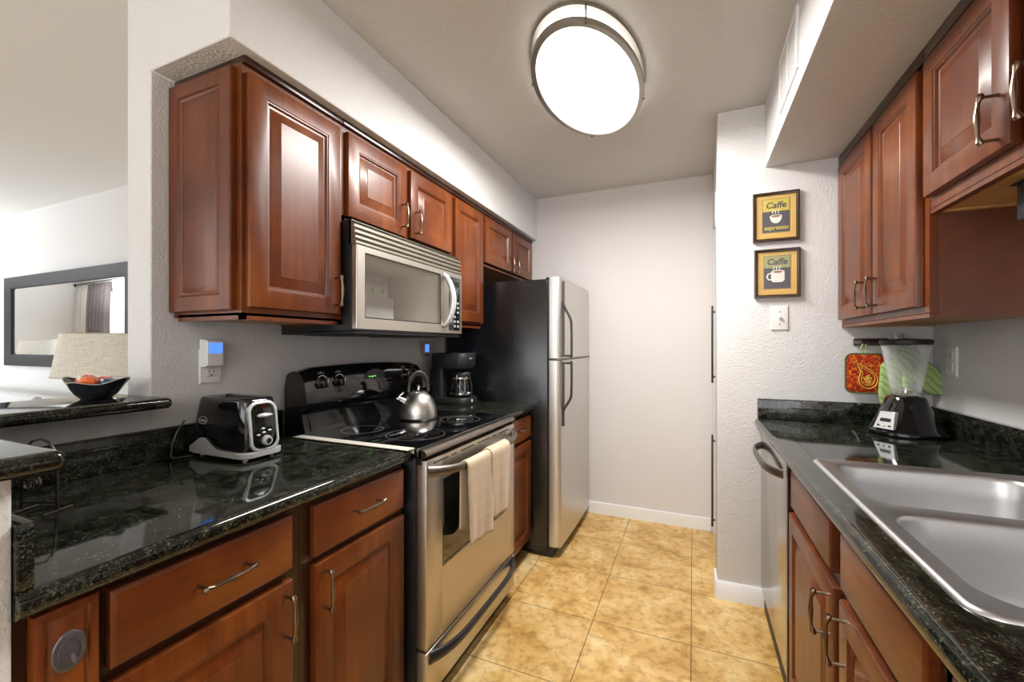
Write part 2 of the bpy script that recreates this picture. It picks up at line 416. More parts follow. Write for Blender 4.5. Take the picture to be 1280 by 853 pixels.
# ------------------------------------------------------------------ THE ROOM
ZC = 2.44
b = B(); b.box(-9.2, 1.3, -2.9, 3.4, -0.05, 0.0); struct('floor', b, TILE)
b = B(); b.box(-1.6, 1.3, -2.9, 3.4, ZC, ZC + 0.05); struct('ceiling', b, CEIL)
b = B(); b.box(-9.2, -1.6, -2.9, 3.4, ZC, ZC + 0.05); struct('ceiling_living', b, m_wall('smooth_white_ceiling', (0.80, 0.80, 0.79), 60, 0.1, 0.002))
b = B(); sec = [(-1.648, 0), (-1.522, 0), (-1.522, 2.11), (-1.155, 2.11), (-1.155, ZC), (-1.648, ZC)]
b.loft([[(x, y, z) for x, z in sec] for y in (0.757, 3.205)]); struct('wall_left', b, WALL, bev=0.004)
b = B(); b.box(-1.522, 0.125, 3.205, 3.33, 0, ZC); struct('wall_back', b, WALLS)
b = B(); b.box(0.113, 0.945, 2.37, 2.49, 0, ZC, 0.006, 3); struct('wall_end', b, WALL)
b = B(); b.box(0.945, 1.05, -2.9, 3.33, 0, ZC); struct('wall_right', b, WALL)
b = B(); b.box(0.322, 0.945, -0.9, 2.37, 2.13, ZC, 0.003, 2); struct('wall_right_soffit', b, WALL)
b = B(); b.box(-1.648, -1.522, 0.16, 0.757, 0, 1.085)
b.box(-1.522, -0.895, 0.16, 0.278, 0, 1.085, 0.006, 2); struct('wall_bar', b, WALL)
# closet side beyond the end wall
b = B(); b.box(0.125, 0.2, 2.49, 2.56, 0, ZC); b.box(0.125, 0.2, 2.56, 3.205, 2.05, ZC); b.box(0.125, 0.2, 3.15, 3.205, 0, 2.05); struct('wall_closet', b, WALLS)
d1 = B(); d1.conc(FXn(0.135), 2.562, 3.148, 0.012, 2.045, [(0, -0.03), (0, 0), (0.002, 0.002), (0.10, 0.002), (0.108, -0.003), (0.12, 0.001)])
door1 = struct('door_1', d1, TRIM)
for z0, z1 in ((1.045, 1.505), (0.19, 0.735)):
    h = B()
    h.tube([(0.122, 2.80, z0 + 0.04), (0.105, 2.80, z0 + 0.03)], 0.005, 8); h.tube([(0.122, 2.80, z1 - 0.04), (0.105, 2.80, z1 - 0.03)], 0.005, 8)
    h.box(0.101, 0.112, 2.785, 2.815, z0, z1, 0.003)
    obj('door_handle', h, IRON, door1, 'long black pull bar on the white closet door')
b = B(); b.box(0.1135, 0.1245, 2.60, 2.64, 1.93, 2.12, 0.002); struct('trim_3', b, WALLS)
# baseboards
def baseboard(name, x0, x1, y0, y1, h=0.088):
    b = B(); b.box(x0, x1, y0, y1, 0, h, 0.006, 3, lambda c: c.z > h * 0.9); return struct(name, b, TRIM)
baseboard('baseboard_back', -1.522, 0.112, 3.190, 3.205)
b = B()
pts = [(0.345, 2.37), (0.345, 2.356), (0.112, 2.356), (0.104, 2.358), (0.100, 2.366), (0.099, 2.49), (0.113, 2.49), (0.113, 2.37)]
b.loft([[(x, y, 0) for x, y in pts], [(x, y, 0.084) for x, y in pts], [(x + (0.004 if x < 0.12 else 0), y + (0.004 if y < 2.38 else 0), 0.09) for x, y in pts]])
struct('baseboard_end', b, TRIM)
# living room
b = B(); b.box(-9.2, -1.648, 1.745, 1.85, 0, ZC); struct('wall_living', b, LWALL)
b = B(); b.box(-9.15, -9.0, -0.3, 1.745, 0, ZC); struct('wall_living_far', b, LWALL)
def wall_with_hole(name, axis, c0, c1, a0, a1, h0, h1, z0, z1, m):
    b = B()
    def bx(p, q, r, s_):
        if q - p > 1e-4 and s_ - r > 1e-4:
            if axis == 'y': b.box(p, q, c0, c1, r, s_)
            else: b.box(c0, c1, p, q, r, s_)
    bx(a0, h0, 0, ZC); bx(h1, a1, 0, ZC); bx(h0, h1, 0, z0); bx(h0, h1, z1, ZC)
    return struct(name, b, m)
wall_with_hole('wall_living_window', 'y', -0.22, -0.1, -9.15, -3.2, -8.3, -4.3, 0.2, 2.2, LWALL)
wall_with_hole('wall_dining', 'y', -2.9, -2.75, -3.35, 0.945, -1.8, 0.6, 0.5, 2.2, LWALL)
wall_with_hole('wall_dining_left', 'x', -3.35, -3.2, -2.9, -0.1, -2.3, -0.6, 0.5, 2.2, LWALL)
def window(n, axis, c, a0, a1, z0, z1, bars, sgn):
    """white sash window: frame, mullions, bright panes"""
    fr = B(); t = 0.05
    def bx(bb, p, q, r, s_, d0, d1):
        lo, hi = sorted((c + d0, c + d1))
        if axis == 'y': bb.box(p, q, lo, hi, r, s_)
        else: bb.box(lo, hi, p, q, r, s_)
    for p, q, r, s_ in ((a0, a0 + t, z0, z1), (a1 - t, a1, z0, z1), (a0, a1, z0, z0 + t), (a0, a1, z1 - t, z1)): bx(fr, p, q, r, s_, -0.03, 0.03)
    for k in range(1, bars):
        x = a0 + (a1 - a0) * k / bars; bx(fr, x - 0.02, x + 0.02, z0, z1, -0.025, 0.025)
    f = struct('window_%d' % n, fr, TRIM)
    pn = B(); bx(pn, a0 + t / 2, a1 - t / 2, z0 + t / 2, z1 - t / 2, -0.012, -0.006)
    obj('pane', pn, SKYW, f)
window(1, 'y', -0.16, -8.3, -4.3, 0.2, 2.2, 4, 1)
window(2, 'y', -2.82, -1.8, 0.6, 0.5, 2.2, 2, 1)  # made-up window behind the camera, added as a source for the dining fill
window(3, 'x', -3.28, -2.3, -0.6, 0.5, 2.2, 2, 1)  # made-up window out of view, added to go with the side fill

# ------------------------------------------------------------------ cabinet helpers
DOORP = [(0, -0.02), (0, -0.005), (0.0015, -0.0015), (0.005, 0.0), (0.054, 0.0), (0.0555, -0.003), (0.059, -0.0035), (0.063, -0.0105), (0.069, -0.0115), (0.071, -0.0105), (0.099, -0.0015), (0.101, 0.0)]
SLABP = [(0, -0.02), (0, -0.005), (0.002, -0.0035), (0.006, -0.0005), (0.008, 0)]
def bow_pull(F, u, v, vert=True, L=0.096, m=None, parent=None):
    """bow pull: two posts and a waisted bar with flared ends"""
    b = B(); h = L / 2; out = 0.030
    def P_(t, w_): return F(u, v + t, w_) if vert else F(u + t, v, w_)
    for sg in (-1, 1): b.tube([P_(sg * h, 0), P_(sg * h, out * 0.93)], [0.0038, 0.0032], 8)
    pts, rs = [], []
    for k in range(17):
        t = -1 + 2 * k / 16; pts.append(P_(t * (h + 0.007), out + 0.004 * (1 - t * t) - 0.003 * abs(t) ** 6))
        a = abs(t); rs.append(0.0055 if a > 0.95 else 0.0036 + 0.0038 * math.exp(-((a - 0.88) / 0.11) ** 2) + 0.0024 * math.exp(-(a / 0.35) ** 2))
    b.tube(pts, rs, 10)
    return obj('handle', b, m or PEWTER, parent)
def panel_door(F, u0, u1, v0, v1, parent, prof=DOORP, name='door', m=None):
    b = B(); b.conc(F, u0, u1, v0, v1, prof); return obj(name, b, m or WOOD, parent)

# ------------------------------------------------------------------ LEFT BASE CABINETS
XL, FF = -1.52, -0.912
GB = 'cherry base cabinets of the left run'
def base_left(label, y0, y1, drawer=None, door=None, hd=None, hdoor=None, face=(FF,)):
    t = thing('base_cabinet', label, 'cabinet', (-1.2, (y0 + y1) / 2, 0), group=GB)
    b = B(); b.box(XL, FF, y0 + 0.0005, y1 - 0.0005, 0.10, 0.873); b.box(XL, FF - 0.07, y0 + 0.0005, y1 - 0.0005, 0.0, 0.10)
    obj('carcass', b, WOODD, t, 'dark stained face frame and box')
    F = FX(-0.89)
    if drawer:
        d = panel_door(F, *drawer, t, SLABP, 'drawer', WOODY)
        if hd: bow_pull(F, hd[0], hd[1], False, parent=d)
    if door:
        d = panel_door(F, *door, t, DOORP if door[1] - door[0] > 0.2 else [(0, -0.02), (0, -0.005), (0.0015, -0.0015), (0.005, 0.0), (0.012, 0.0), (0.014, -0.003), (0.017, -0.004), (0.022, -0.001)])
        if hdoor: bow_pull(F, hdoor[0], hdoor[1], True, parent=d)
    return t
base_left('narrow cherry base cabinet by the bar end, carrying the grey oval hook', 0.2785, 0.384, None, (0.296, 0.373, 0.12, 0.868))
base_left('cherry base cabinet with a wide drawer, under the counter left of the toaster', 0.384, 0.770, (0.388, 0.738, 0.727, 0.858), (0.388, 0.738, 0.12, 0.703), (0.57, 0.798), (0.715, 0.626))
base_left('cherry base cabinet with drawer directly left of the oven range', 0.770, 1.180, (0.803, 1.168, 0.724, 0.856), (0.803, 1.168, 0.12, 0.703), (0.985, 0.798), (0.828, 0.632))
base_left('slim cherry base cabinet between the oven range and the refrigerator', 1.985, 2.395, (2.0, 2.38, 0.724, 0.856), (2.0, 2.38, 0.12, 0.703), (2.19, 0.798), None)
# adhesive hook
t = thing('adhesive_hook', 'translucent grey plastic oval hook stuck on the narrow cabinet door at lower left', 'hook', (-0.8894, 0.3345, 0.797))
b = B(); b.lathe((-0.8894, 0.3345, 0.797), [(0.0001, 0), (0.0195, 0), (0.0205, 0.002), (0.019, 0.004), (0.015, 0.0048), (0.0001, 0.0052)], 36, 'x', None, 1, 1.52); obj('plate', b, GREYP, t)
b = B(); b.tube([(-0.8843, 0.3345 + 0.0135 * math.cos(2 * PI * k / 36), 0.797 + 0.0205 * math.sin(2 * PI * k / 36)) for k in range(37)], 0.0007, 6, cap=False); obj('raised_rim', b, GREYP, t)
b = B()
b.tube([(-0.885, 0.337, 0.792), (-0.881, 0.338, 0.783), (-0.877, 0.338, 0.781), (-0.8755, 0.338, 0.787)], [0.003, 0.003, 0.0026, 0.0022], 8); obj('hook', b, GREYP, t)

# countertops
def slabedge(x): return lambda c: abs(c.x - x) < 1e-3
b = B(); b.box(-1.5215, -0.876, 0.2785, 1.193, 0.874, 0.914, 0.017, 5, lambda c: abs(c.x + 0.876) < 1e-3 and (c.z > 0.9 or c.z < 0.88 or c.y > 1.1))
props(obj('countertop', b, GRAN, None, org=(-1.2, 0.73, 0.874)), 'black granite countertop with the toaster on it, left of the range', 'countertop', 'black granite worktops')
b = B(); b.box(-1.5215, -0.876, 1.9775, 2.402, 0.874, 0.914, 0.017, 5, lambda c: abs(c.x + 0.876) < 1e-3 and (c.z > 0.9 or c.z < 0.88))
props(obj('countertop', b, GRAN, None, org=(-1.2, 2.19, 0.874)), 'short black granite countertop under the coffee maker, beside the refrigerator', 'countertop', 'black granite worktops')
b = B(); b.box(-1.5215, -1.50, 0.2985, 1.196, 0.9145, 1.014, 0.002); props(obj('backsplash', b, GRAN, None, org=(-1.51, 0.7, 0.9145)), 'low black granite backsplash strip behind the toaster', 'backsplash')
b = B(); b.box(-1.5215, -1.50, 1.979, 2.40, 0.9145, 1.014, 0.002); props(obj('backsplash', b, GRAN, None, org=(-1.51, 2.2, 0.9145)), 'low black granite backsplash strip behind the coffee maker', 'backsplash')
b = B(); b.box(-1.499, -0.888, 0.2785, 0.2980, 0.9145, 1.012, 0.002); props(obj('backsplash', b, GRAN, None, org=(-1.2, 0.288, 0.9145)), 'short granite backsplash end against the bar wall at lower left', 'backsplash')
# raised bar ledges
b = B(); b.box(-1.70, -1.400, 0.322, 0.7555, 1.0855, 1.1165, 0.014, 5, lambda c: abs(c.x + 1.4) < 1e-3 or (c.y > 0.74 and c.x < -1.5 and c.x > -1.7) )
props(obj('bar_ledge', b, GRAN, None, org=(-1.55, 0.54, 1.0855)), 'raised black granite bar ledge carrying the dark bowl', 'bar top', 'raised granite bar tops')
b = B(); b.box(-1.70, -0.846, 0.10, 0.320, 1.0855, 1.1165, 0.014, 5, lambda c: abs(c.x + 0.846) < 1e-3 or abs(c.y - 0.32) < 1e-3)
props(obj('bar_ledge', b, GRAN, None, org=(-1.27, 0.22, 1.0855)), 'near rounded end of the granite bar ledge at the left edge', 'bar top', 'raised granite bar tops')

# ------------------------------------------------------------------ LEFT WALL CABINETS
GU = 'cherry wall cabinets of the left run'
UF = -1.20
def upper_left(label, y0, y1, z0, doors, handles, name='wall_cabinet'):
    t = thing(name, label, 'cabinet', (-1.36, (y0 + y1) / 2, z0), group=GU)
    b = B(); b.box(-1.5215, UF, y0 + 0.0005, y1 - 0.0005, z0 + 0.012, 2.088)
    b.box(-1.215, UF, y0 + 0.0005, y1 - 0.0005, z0, z0 + 0.02); b.box(-1.5, UF, y0 + 0.0005, y0 + 0.016, z0, z0 + 0.02); b.box(-1.5, UF, y1 - 0.016, y1 - 0.0005, z0, z0 + 0.02)
    obj('carcass', b, WOOD, t)
    b = B(); b.box(-1.5, -1.216, y0 + 0.0165, y1 - 0.0165, z0 + 0.006, z0 + 0.0118); obj('bottom_panel', b, WOODN, t, 'pale birch underside panel')
    b = B(); b.box(-1.5215, UF + 0.012, y0 + 0.0005, y1 - 0.0005, 2.088, 2.1095, 0.003); obj('top_trim', b, WOODD, t, 'dark moulding strip')
    for i, d in enumerate(doors):
        o = panel_door(FX(-1.18), *d, t)
        if i < len(handles): bow_pull(FX(-1.18), handles[i][0], handles[i][1], True, parent=o)
    return t
t = upper_left('tall cherry wall cabinet nearest the living room, with a panelled end', 0.82, 1.198, 1.345, [(0.833, 1.176, 1.382, 2.065)], [(1.150, 1.463)])
b = B(); b.conc(FYn(0.80), -1.514, -1.222, 1.372, 2.078, [(0, -0.019), (0, -0.004), (0.003, 0), (0.045, 0), (0.048, -0.005), (0.053, -0.008), (0.058, -0.0085), (0.060, -0.007), (0.078, -0.003)]); obj('end_panel', b, WOOD, t, 'decorative raised end panel')
upper_left('two-door cherry wall cabinet above the microwave', 1.198, 1.972, 1.735, [(1.215, 1.561, 1.753, 2.068), (1.596, 1.952, 1.760, 2.068)], [(1.528, 1.840), (1.628, 1.835)])
upper_left('tall narrow cherry wall cabinet between microwave and refrigerator', 1.972, 2.335, 1.372, [(1.992, 2.322, 1.405, 2.072)], [])
upper_left('two-door cherry wall cabinet above the refrigerator', 2.335, 3.204, 1.765, [(2.352, 2.762, 1.785, 2.075), (2.792, 3.175, 1.785, 2.075)], [(2.73, 1.835), (2.825, 1.835)])

# ------------------------------------------------------------------ MICROWAVE
Y0, Y1 = 1.2005, 1.9695
t = thing('microwave', 'stainless over-the-range microwave with a curved handle under the left cabinets', 'microwave', (-1.33, 1.585, 1.315))
b = B()
b.box(-1.519, -1.152, Y0, Y0 + 0.045, 1.322, 1.7345, 0.003); b.box(-1.519, -1.152, 1.80, Y1, 1.322, 1.7345, 0.003)
b.box(-1.519, -1.152, Y0 + 0.045, 1.80, 1.63, 1.7345); b.box(-1.519, -1.152, Y0 + 0.045, 1.80, 1.322, 1.345); b.box(-1.519, -1.48, Y0 + 0.045, 1.80, 1.345, 1.63)
obj('housing', b, BPLA, t, 'black side and back housing')
b = B(); b.box(-1.479, -1.47, 1.246, 1.799, 1.346, 1.629); b.box(-1.479, -1.155, 1.246, 1.799, 1.346, 1.352); b.box(-1.479, -1.155, 1.246, 1.252, 1.346, 1.629); b.box(-1.479, -1.155, 1.793, 1.799, 1.346, 1.629); b.box(-1.479, -1.155, 1.246, 1.799, 1.623, 1.629); obj('cavity', b, CAVG, t)
b = B(); b.lathe((-1.31, 1.52, 1.356), [(0.001, 0), (0.13, 0), (0.145, 0.012), (0.142, 0.014), (0.125, 0.006), (0.001, 0.006)], 40); obj('turntable_tray', b, GLASS, t)
# door frame round the window
b = B(); xo, xi = -1.150, -1.131
for (a, c, d, e) in ((Y0, 1.246, 1.331, 1.640), (1.766, 1.84, 1.331, 1.640), (1.246, 1.766, 1.331, 1.372), (1.246, 1.766, 1.618, 1.640)): b.box(xo, xi, a, c, d, e)
b.box(xo, xi - 0.0005, 1.84, Y1, 1.331, 1.345); b.box(xo, xi - 0.0005, 1.84, Y1, 1.618, 1.640); b.box(xo, xi - 0.0005, 1.958, Y1, 1.345, 1.618)
b.tube([(xi, Y0 + 0.003, 1.331), (xi, Y0 + 0.003, 1.64)], 0.003, 8)
dr = obj('door', b, STEEL, t, 'brushed stainless door frame')
b = B(); b.box(-1.145, -1.137, 1.246, 1.766, 1.372, 1.618); obj('window', b, MWG, dr, 'dark tinted glass')
b = B(); b.tube([(xi - 0.002, 1.248, 1.374), (xi - 0.002, 1.764, 1.374), (xi - 0.002, 1.764, 1.616), (xi - 0.002, 1.248, 1.616), (xi - 0.002, 1.248, 1.374)], 0.0025, 6); obj('gasket', b, BPLA, dr)
b = B(); pts, rs = [], []
for k in range(21):
    s_ = k / 20; a = PI * s_
    pts.append((-1.131 + 0.048 * math.sin(a) ** 0.6, 1.792 + 0.012 * math.sin(a), 1.365 + 0.252 * s_)); rs.append(0.013 + 0.003 * math.sin(a))
b.tube(pts, rs, 12, flat=(1, 1)); obj('handle', b, SILVP, dr, 'silver bowed handle')
b = B(); b.box(-1.150, -1.133, 1.845, 1.958, 1.345, 1.618, 0.001); cp = obj('control_panel', b, BGLASS, t, 'black keypad')
b = B(); b.box(-1.1335, -1.1322, 1.862, 1.942, 1.572, 1.600); obj('display', b, BPLA, cp)
for i in range(7):
    for j in range(3):
        b = B(); y = 1.868 + j * 0.032; z = 1.368 + i * 0.024; b.box(-1.1335, -1.1318, y - 0.009, y + 0.009, z - 0.006, z + 0.006, 0.0005); obj('button', b, GREYM if (i + j) % 4 else BPLA, cp)
# vent slats on top front
b = B(); prof = [(-1.165, 1.642), (-1.136, 1.644)]
z = 1.646
for k in range(4):
    prof += [(-1.131 - 0.0025 * k, z + 0.001), (-1.131 - 0.0025 * k, z + 0.007), (-1.144 - 0.002 * k, z + 0.0145), (-1.148 - 0.002 * k, z + 0.019)]
    z += 0.0205
prof += [(-1.142, 1.7285), (-1.165, 1.7325)]
b.loft([[(x, Y0, zz) for x, zz in prof], [(x, Y1, zz) for x, zz in prof]]); obj('vent_grille', b, m_steel('vent_steel', (0.46, 0.44, 0.38), 0.42, 'y'), t, 'stainless louvred vent strip')
b = B(); b.box(-1.519, -1.14, Y0, Y1, 1.312, 1.3215, 0.003); b.box(-1.48, -1.22, 1.28, 1.5, 1.309, 1.3125); b.box(-1.48, -1.22, 1.66, 1.88, 1.309, 1.3125); obj('underside', b, BMAT, t, 'black hood underside with filters')
bx = thing('carton', 'white carton with green round emblems standing inside the microwave, seen through its window', 'box', (-1.365, 1.53, 1.3703))  # box shapes put behind the glass in place of marks showing in it
b = B(); b.box(-1.40, -1.33, 1.40, 1.66, 1.3703, 1.495, 0.002); b.box(-1.385, -1.335, 1.41, 1.62, 1.4955, 1.548, 0.002); obj('box_body', b, CARD, bx)
for k in range(3):
    b = B(); b.lathe((-1.3348, 1.455 + k * 0.065, 1.523), [(0.0001, 0), (0.012, 0), (0.012, 0.0008), (0.0001, 0.0008)], 20, 'x'); obj('emblem', b, GRDOT, bx)

# ------------------------------------------------------------------ RANGE
RY0, RY1 = 1.200, 1.972
t = thing('range', 'stainless and black freestanding electric range with glass cooktop', 'stove', (-1.17, 1.586, 0))
b = B(); b.box(-1.50, -0.872, RY0 + 0.002, RY1 - 0.002, 0.0, 0.885, 0.002); obj('body', b, BPLA, t, 'black side panels')
b = B(); b.box(-1.44, -0.858, RY0, RY1, 0.885, 0.9175, 0.006, 3); ct_ = obj('cooktop', b, BGLASS, t, 'glossy black glass cooktop')
b = B(); pr = [(-0.858, 0.914), (-0.845, 0.9135), (-0.834, 0.909), (-0.826, 0.899), (-0.826, 0.893), (-0.842, 0.884), (-0.858, 0.884)]
b.loft([[(x, RY0 + 0.003, z) for x, z in pr], [(x, RY1 - 0.003, z) for x, z in pr]]); obj('front_trim', b, plain('dark_satin_trim', (0.26, 0.225, 0.19), 0.3, metal=1), t, 'dark satin front edge of the cooktop')
b = B(); b.box(-0.871, -0.846, RY0 + 0.003, RY0 + 0.012, 0.86, 0.912, 0.003); obj('corner_cap', b, BPLA, t); b = B(); b.box(-0.871, -0.835, RY1 - 0.012, RY1 - 0.003, 0.86, 0.912, 0.003); obj('corner_cap', b, BPLA, t)
for cx, cy, r, inner in ((-1.01, 1.395, 0.115, None), (-1.27, 1.385, 0.085, None), (-1.27, 1.76, 0.085, None), (-1.02, 1.76, 0.095, 0.062)):
    b = B()
    for rr in ([r, inner] if inner else [r]): b.lathe((cx, cy, 0.9176), [(rr - 0.0022, 0), (rr - 0.0022, 0.0003), (rr, 0.0003), (rr, 0)], 64)
    # ring only: remove caps
    bmesh.ops.delete(b.bm, geom=[f for f in b.bm.faces if len(f.verts) > 4], context='FACES')
    obj('burner_ring', b, RING, ct_)
# backguard: sloped console with rounded top
def guard_prof(z):  # front x at height z
    return -1.405 + 0.018 * math.sin(max(0, min(1, (z - 0.92) / 0.26)) * PI)
b = B(); zs = [0.90, 0.93, 0.97, 1.005]
rings = []
side = [(-1.50, 0.90), (-1.385, 0.90), (-1.385, 0.925), (-1.405, 0.995), (-1.400, 1.005), (-1.385, 1.020), (-1.378, 1.05), (-1.390, 1.12), (-1.408, 1.160), (-1.425, 1.174), (-1.45, 1.177), (-1.47, 1.172), (-1.488, 1.15), (-1.50, 1.10)]
def bulge(y, x, z):
    s_ = (y - RY0) / (RY1 - RY0); top = 0.012 * math.sin(PI * s_) if z > 1.10 else 0
    return (x, y, z + top - (0.010 if (z > 1.15 and (s_ < 0.02 or s_ > 0.98)) else 0))
ys = [RY0, RY0 + 0.012] + [RY0 + 0.012 + (RY1 - RY0 - 0.024) * k / 14 for k in range(1, 14)] + [RY1 - 0.012, RY1]
b.loft([[bulge(y, x, z) for x, z in side] for y in ys]); bg = obj('backguard', b, BGLO, t, 'glossy black control backguard', ang=50)
b = B(); b.tube([(-1.384, RY0 + 0.03, 0.930), (-1.404, RY0 + 0.03, 0.992), (-1.400, RY0 + 0.05, 1.004), (-1.400, RY1 - 0.05, 1.004), (-1.404, RY1 - 0.03, 0.992), (-1.384, RY1 - 0.03, 0.930)], 0.003, 6); obj('panel_ridge', b, BGLO, bg)
def gx(z):  # console front
    return -1.378 - (z - 1.05) * 0.17
for y in (1.284, 1.376, 1.815, 1.895):
    z = 1.118; b = B()
    b.lathe((gx(z), y, z), [(0.027, 0), (0.026, 0.004), (0.021, 0.008), (0.019, 0.024), (0.017, 0.027), (0.0001, 0.027)], 28, 'x')
    b.box(gx(z) + 0.012, gx(z) + 0.034, y - 0.005, y + 0.005, z - 0.019, z + 0.019, 0.002)
    k_ = obj('knob', b, BGLO, bg, 'glossy black control knob')
    b = B(); b.lathe((gx(z) + 0.0005, y, z), [(0.0275, 0), (0.0275, 0.0012), (0.0295, 0.0012), (0.0295, 0)], 32, 'x')
    bmesh.ops.delete(b.bm, geom=[f for f in b.bm.faces if len(f.verts) > 4], context='FACES'); obj('knob_ring', b, CHROME, k_); b = B(); b.box(gx(z) + 0.0335, gx(z) + 0.0347, y - 0.0012, y + 0.0012, z, z + 0.016); obj('pointer', b, CHROME, k_)
    b = B()
    for q in (-0.012, 0, 0.012): b.box(gx(z + 0.04) + 0.0005, gx(z + 0.04) + 0.0012, y + q - 0.003, y + q + 0.003, z + 0.036, z + 0.040)
    b.box(gx(z + 0.05) + 0.001, gx(z + 0.05) + 0.0016, y - 0.006, y + 0.006, z + 0.043, z + 0.0445); obj('marking', b, GREYM, bg)
b = B(); b.lathe((gx(1.12) + 0.0005, 1.595, 1.115), [(0.0001, 0), (0.075, 0), (0.073, 0.002), (0.0001, 0.002)], 36, 'x', None, 1, 0.6); cl = obj('clock_panel', b, BPLA, bg)
FG = lambda u, v, w_: Vector((gx(v) + w_, u, v))
obj('clock_digits', text_bm('1:51', 0.034, FG, 1.578, 1.122, 0.003, 0.0008), GREENL, cl, 'green clock digits reading 1:51')
for i in range(4):
    for j in range(3):
        b = B(); y = 1.455 + 0.016 * i if j else 1.455 + 0.016 * i; z = 1.085 + 0.02 * j
        b.box(gx(z) + 0.0005, gx(z) + 0.0012, y - 0.004, y + 0.004, z, z + 0.0018); b.box(gx(z) + 0.0005, gx(z) + 0.0012, y + 0.21 - 0.004, y + 0.21 + 0.004, z, z + 0.0018); obj('marking', b, GREYM, bg)
# oven door
DX = -0.828
b = B(); z0, z1 = 0.232, 0.876
b.box(-0.870, DX, RY0 + 0.004, 1.307, z0, z1, 0.003, 2); b.box(-0.870, DX, 1.865, RY1 - 0.004, z0, z1, 0.003, 2)
b.box(-0.8695, DX - 0.0002, 1.30, 1.87, z0 + 0.001, 0.474); b.box(-0.8695, DX - 0.0002, 1.30, 1.87, 0.790, z1 - 0.001)
dr = obj('oven_door', b, STEEL, t, 'brushed stainless oven door')
b = B(); b.conc(FX(-0.830), 1.303, 1.869, 0.470, 0.794, [(0, -0.03), (0, -0.002), (0.003, 0.0025), (0.012, 0.0025), (0.014, 0.0005)]); obj('window', b, OVG, dr, 'dark oven window')
b = B()
for k, (a, c) in enumerate(((1.245, 1.345), (1.365, 1.405), (1.435, 1.545), (1.575, 1.685), (1.715, 1.755), (1.785, 1.90))): b.box(DX - 0.001, DX + 0.0008, a, c, 0.858, 0.863)
obj('vent_slots', b, WPLD, dr, 'black vent slots')
def bar_handle(y0, y1, z, zdrop, xo, r, parent, m, fl):
    b = B(); pts, rs = [], []
    for k in range(25):
        s_ = k / 24; a = math.sin(PI * s_)
        o = xo * (1 - (1 - a) ** 3.0)
        pts.append((DX - 0.004 + o, y0 + (y1 - y0) * s_, z + zdrop * (1 - a) ** 2)); rs.append(r * (1.45 - 0.45 * a ** 0.5))
    b.tube(pts, rs, 12, flat=fl); return obj('handle', b, m, parent)
bar_handle(1.215, 1.957, 0.826, 0.012, 0.062, 0.0125, dr, NICKEL, (1.1, 0.85))
# drawer
b = B(); b.box(-0.870, DX, RY0 + 0.004, RY1 - 0.004, 0.062, 0.222, 0.003, 2); dw = obj('storage_drawer', b, STEEL, t, 'stainless storage drawer')
bar_handle(1.225, 1.947, 0.196, 0.0, 0.050, 0.0125, dw, BPLA, (1.25, 0.8))
b = B(); b.box(-0.86, -0.845, RY0 + 0.005, RY1 - 0.005, 0.222, 0.234); b.box(-0.88, -0.865, RY0 + 0.02, RY1 - 0.02, 0.0, 0.062); obj('kick_plate', b, BMAT, t)
# gap strip
b = B(); b.box(-1.405, -0.872, 1.160, 1.199, 0.9178, 0.9205, 0.001); b.box(-1.405, -0.875, 1.1965, 1.1985, 0.90, 0.918)
props(obj('gap_cover_strip', b, STRIP, None, org=(-1.14, 1.18, 0.9178)), 'pale beige gap cover strip between counter and range', 'cover strip')

# ------------------------------------------------------------------ TOWEL on the oven handle
t = thing('kitchen_towel', 'beige windowpane-check towel hanging over the oven door handle', 'towel', (-0.77, 1.56, 0.5))
def hx(y): s_ = (y - 1.215) / 0.742; a = math.sin(PI * s_); return DX - 0.004 + 0.062 * (1 - (1 - a) ** 3)
def towel_sheet(y0, y1, zb0, zb1, push, seed, back):
    def fn(u, v):
        y = y0 + (y1 - y0) * u; xc = hx(y); r = 0.0175 + push
        L = 0.30; zb = zb0 + (zb1 - zb0) * u + 0.006 * math.sin(u * 9 + seed)
        if v < 0.22:
            q = v / 0.22; x = xc - r * 0.9 - 0.003 * (1 - q); z = 0.826 - back * (1 - q)
            return (x, y, z)
        if v < 0.38:
            q = (v - 0.22) / 0.16; a = PI * (1 - q); return (xc + r * math.cos(a), y, 0.826 + r * math.sin(a))
        q = (v - 0.38) / 0.62; z = 0.826 - (0.826 - zb) * q
        wv = math.sin(u * 7.5 + seed + q * 0.8) * 0.007 * q + math.sin(u * 15 + seed * 2) * 0.003 * q
        yy = y + (y - (y0 + y1) / 2) * -0.08 * q + 0.015 * q
        return (xc + r + wv - 0.010 * q, yy, z)
    b = B(); b.grid(fn, 22, 44)
    o = obj('fold', b, TOWEL, t, ang=180)
    md = o.modifiers.new('solid', 'SOLIDIFY'); md.thickness = 0.005; md.offset = 0
    return o
towel_sheet(1.365, 1.565, 0.525, 0.505, 0.0, 0.3, 0.24)
towel_sheet(1.545, 1.725, 0.560, 0.545, 0.006, 2.1, 0.20)

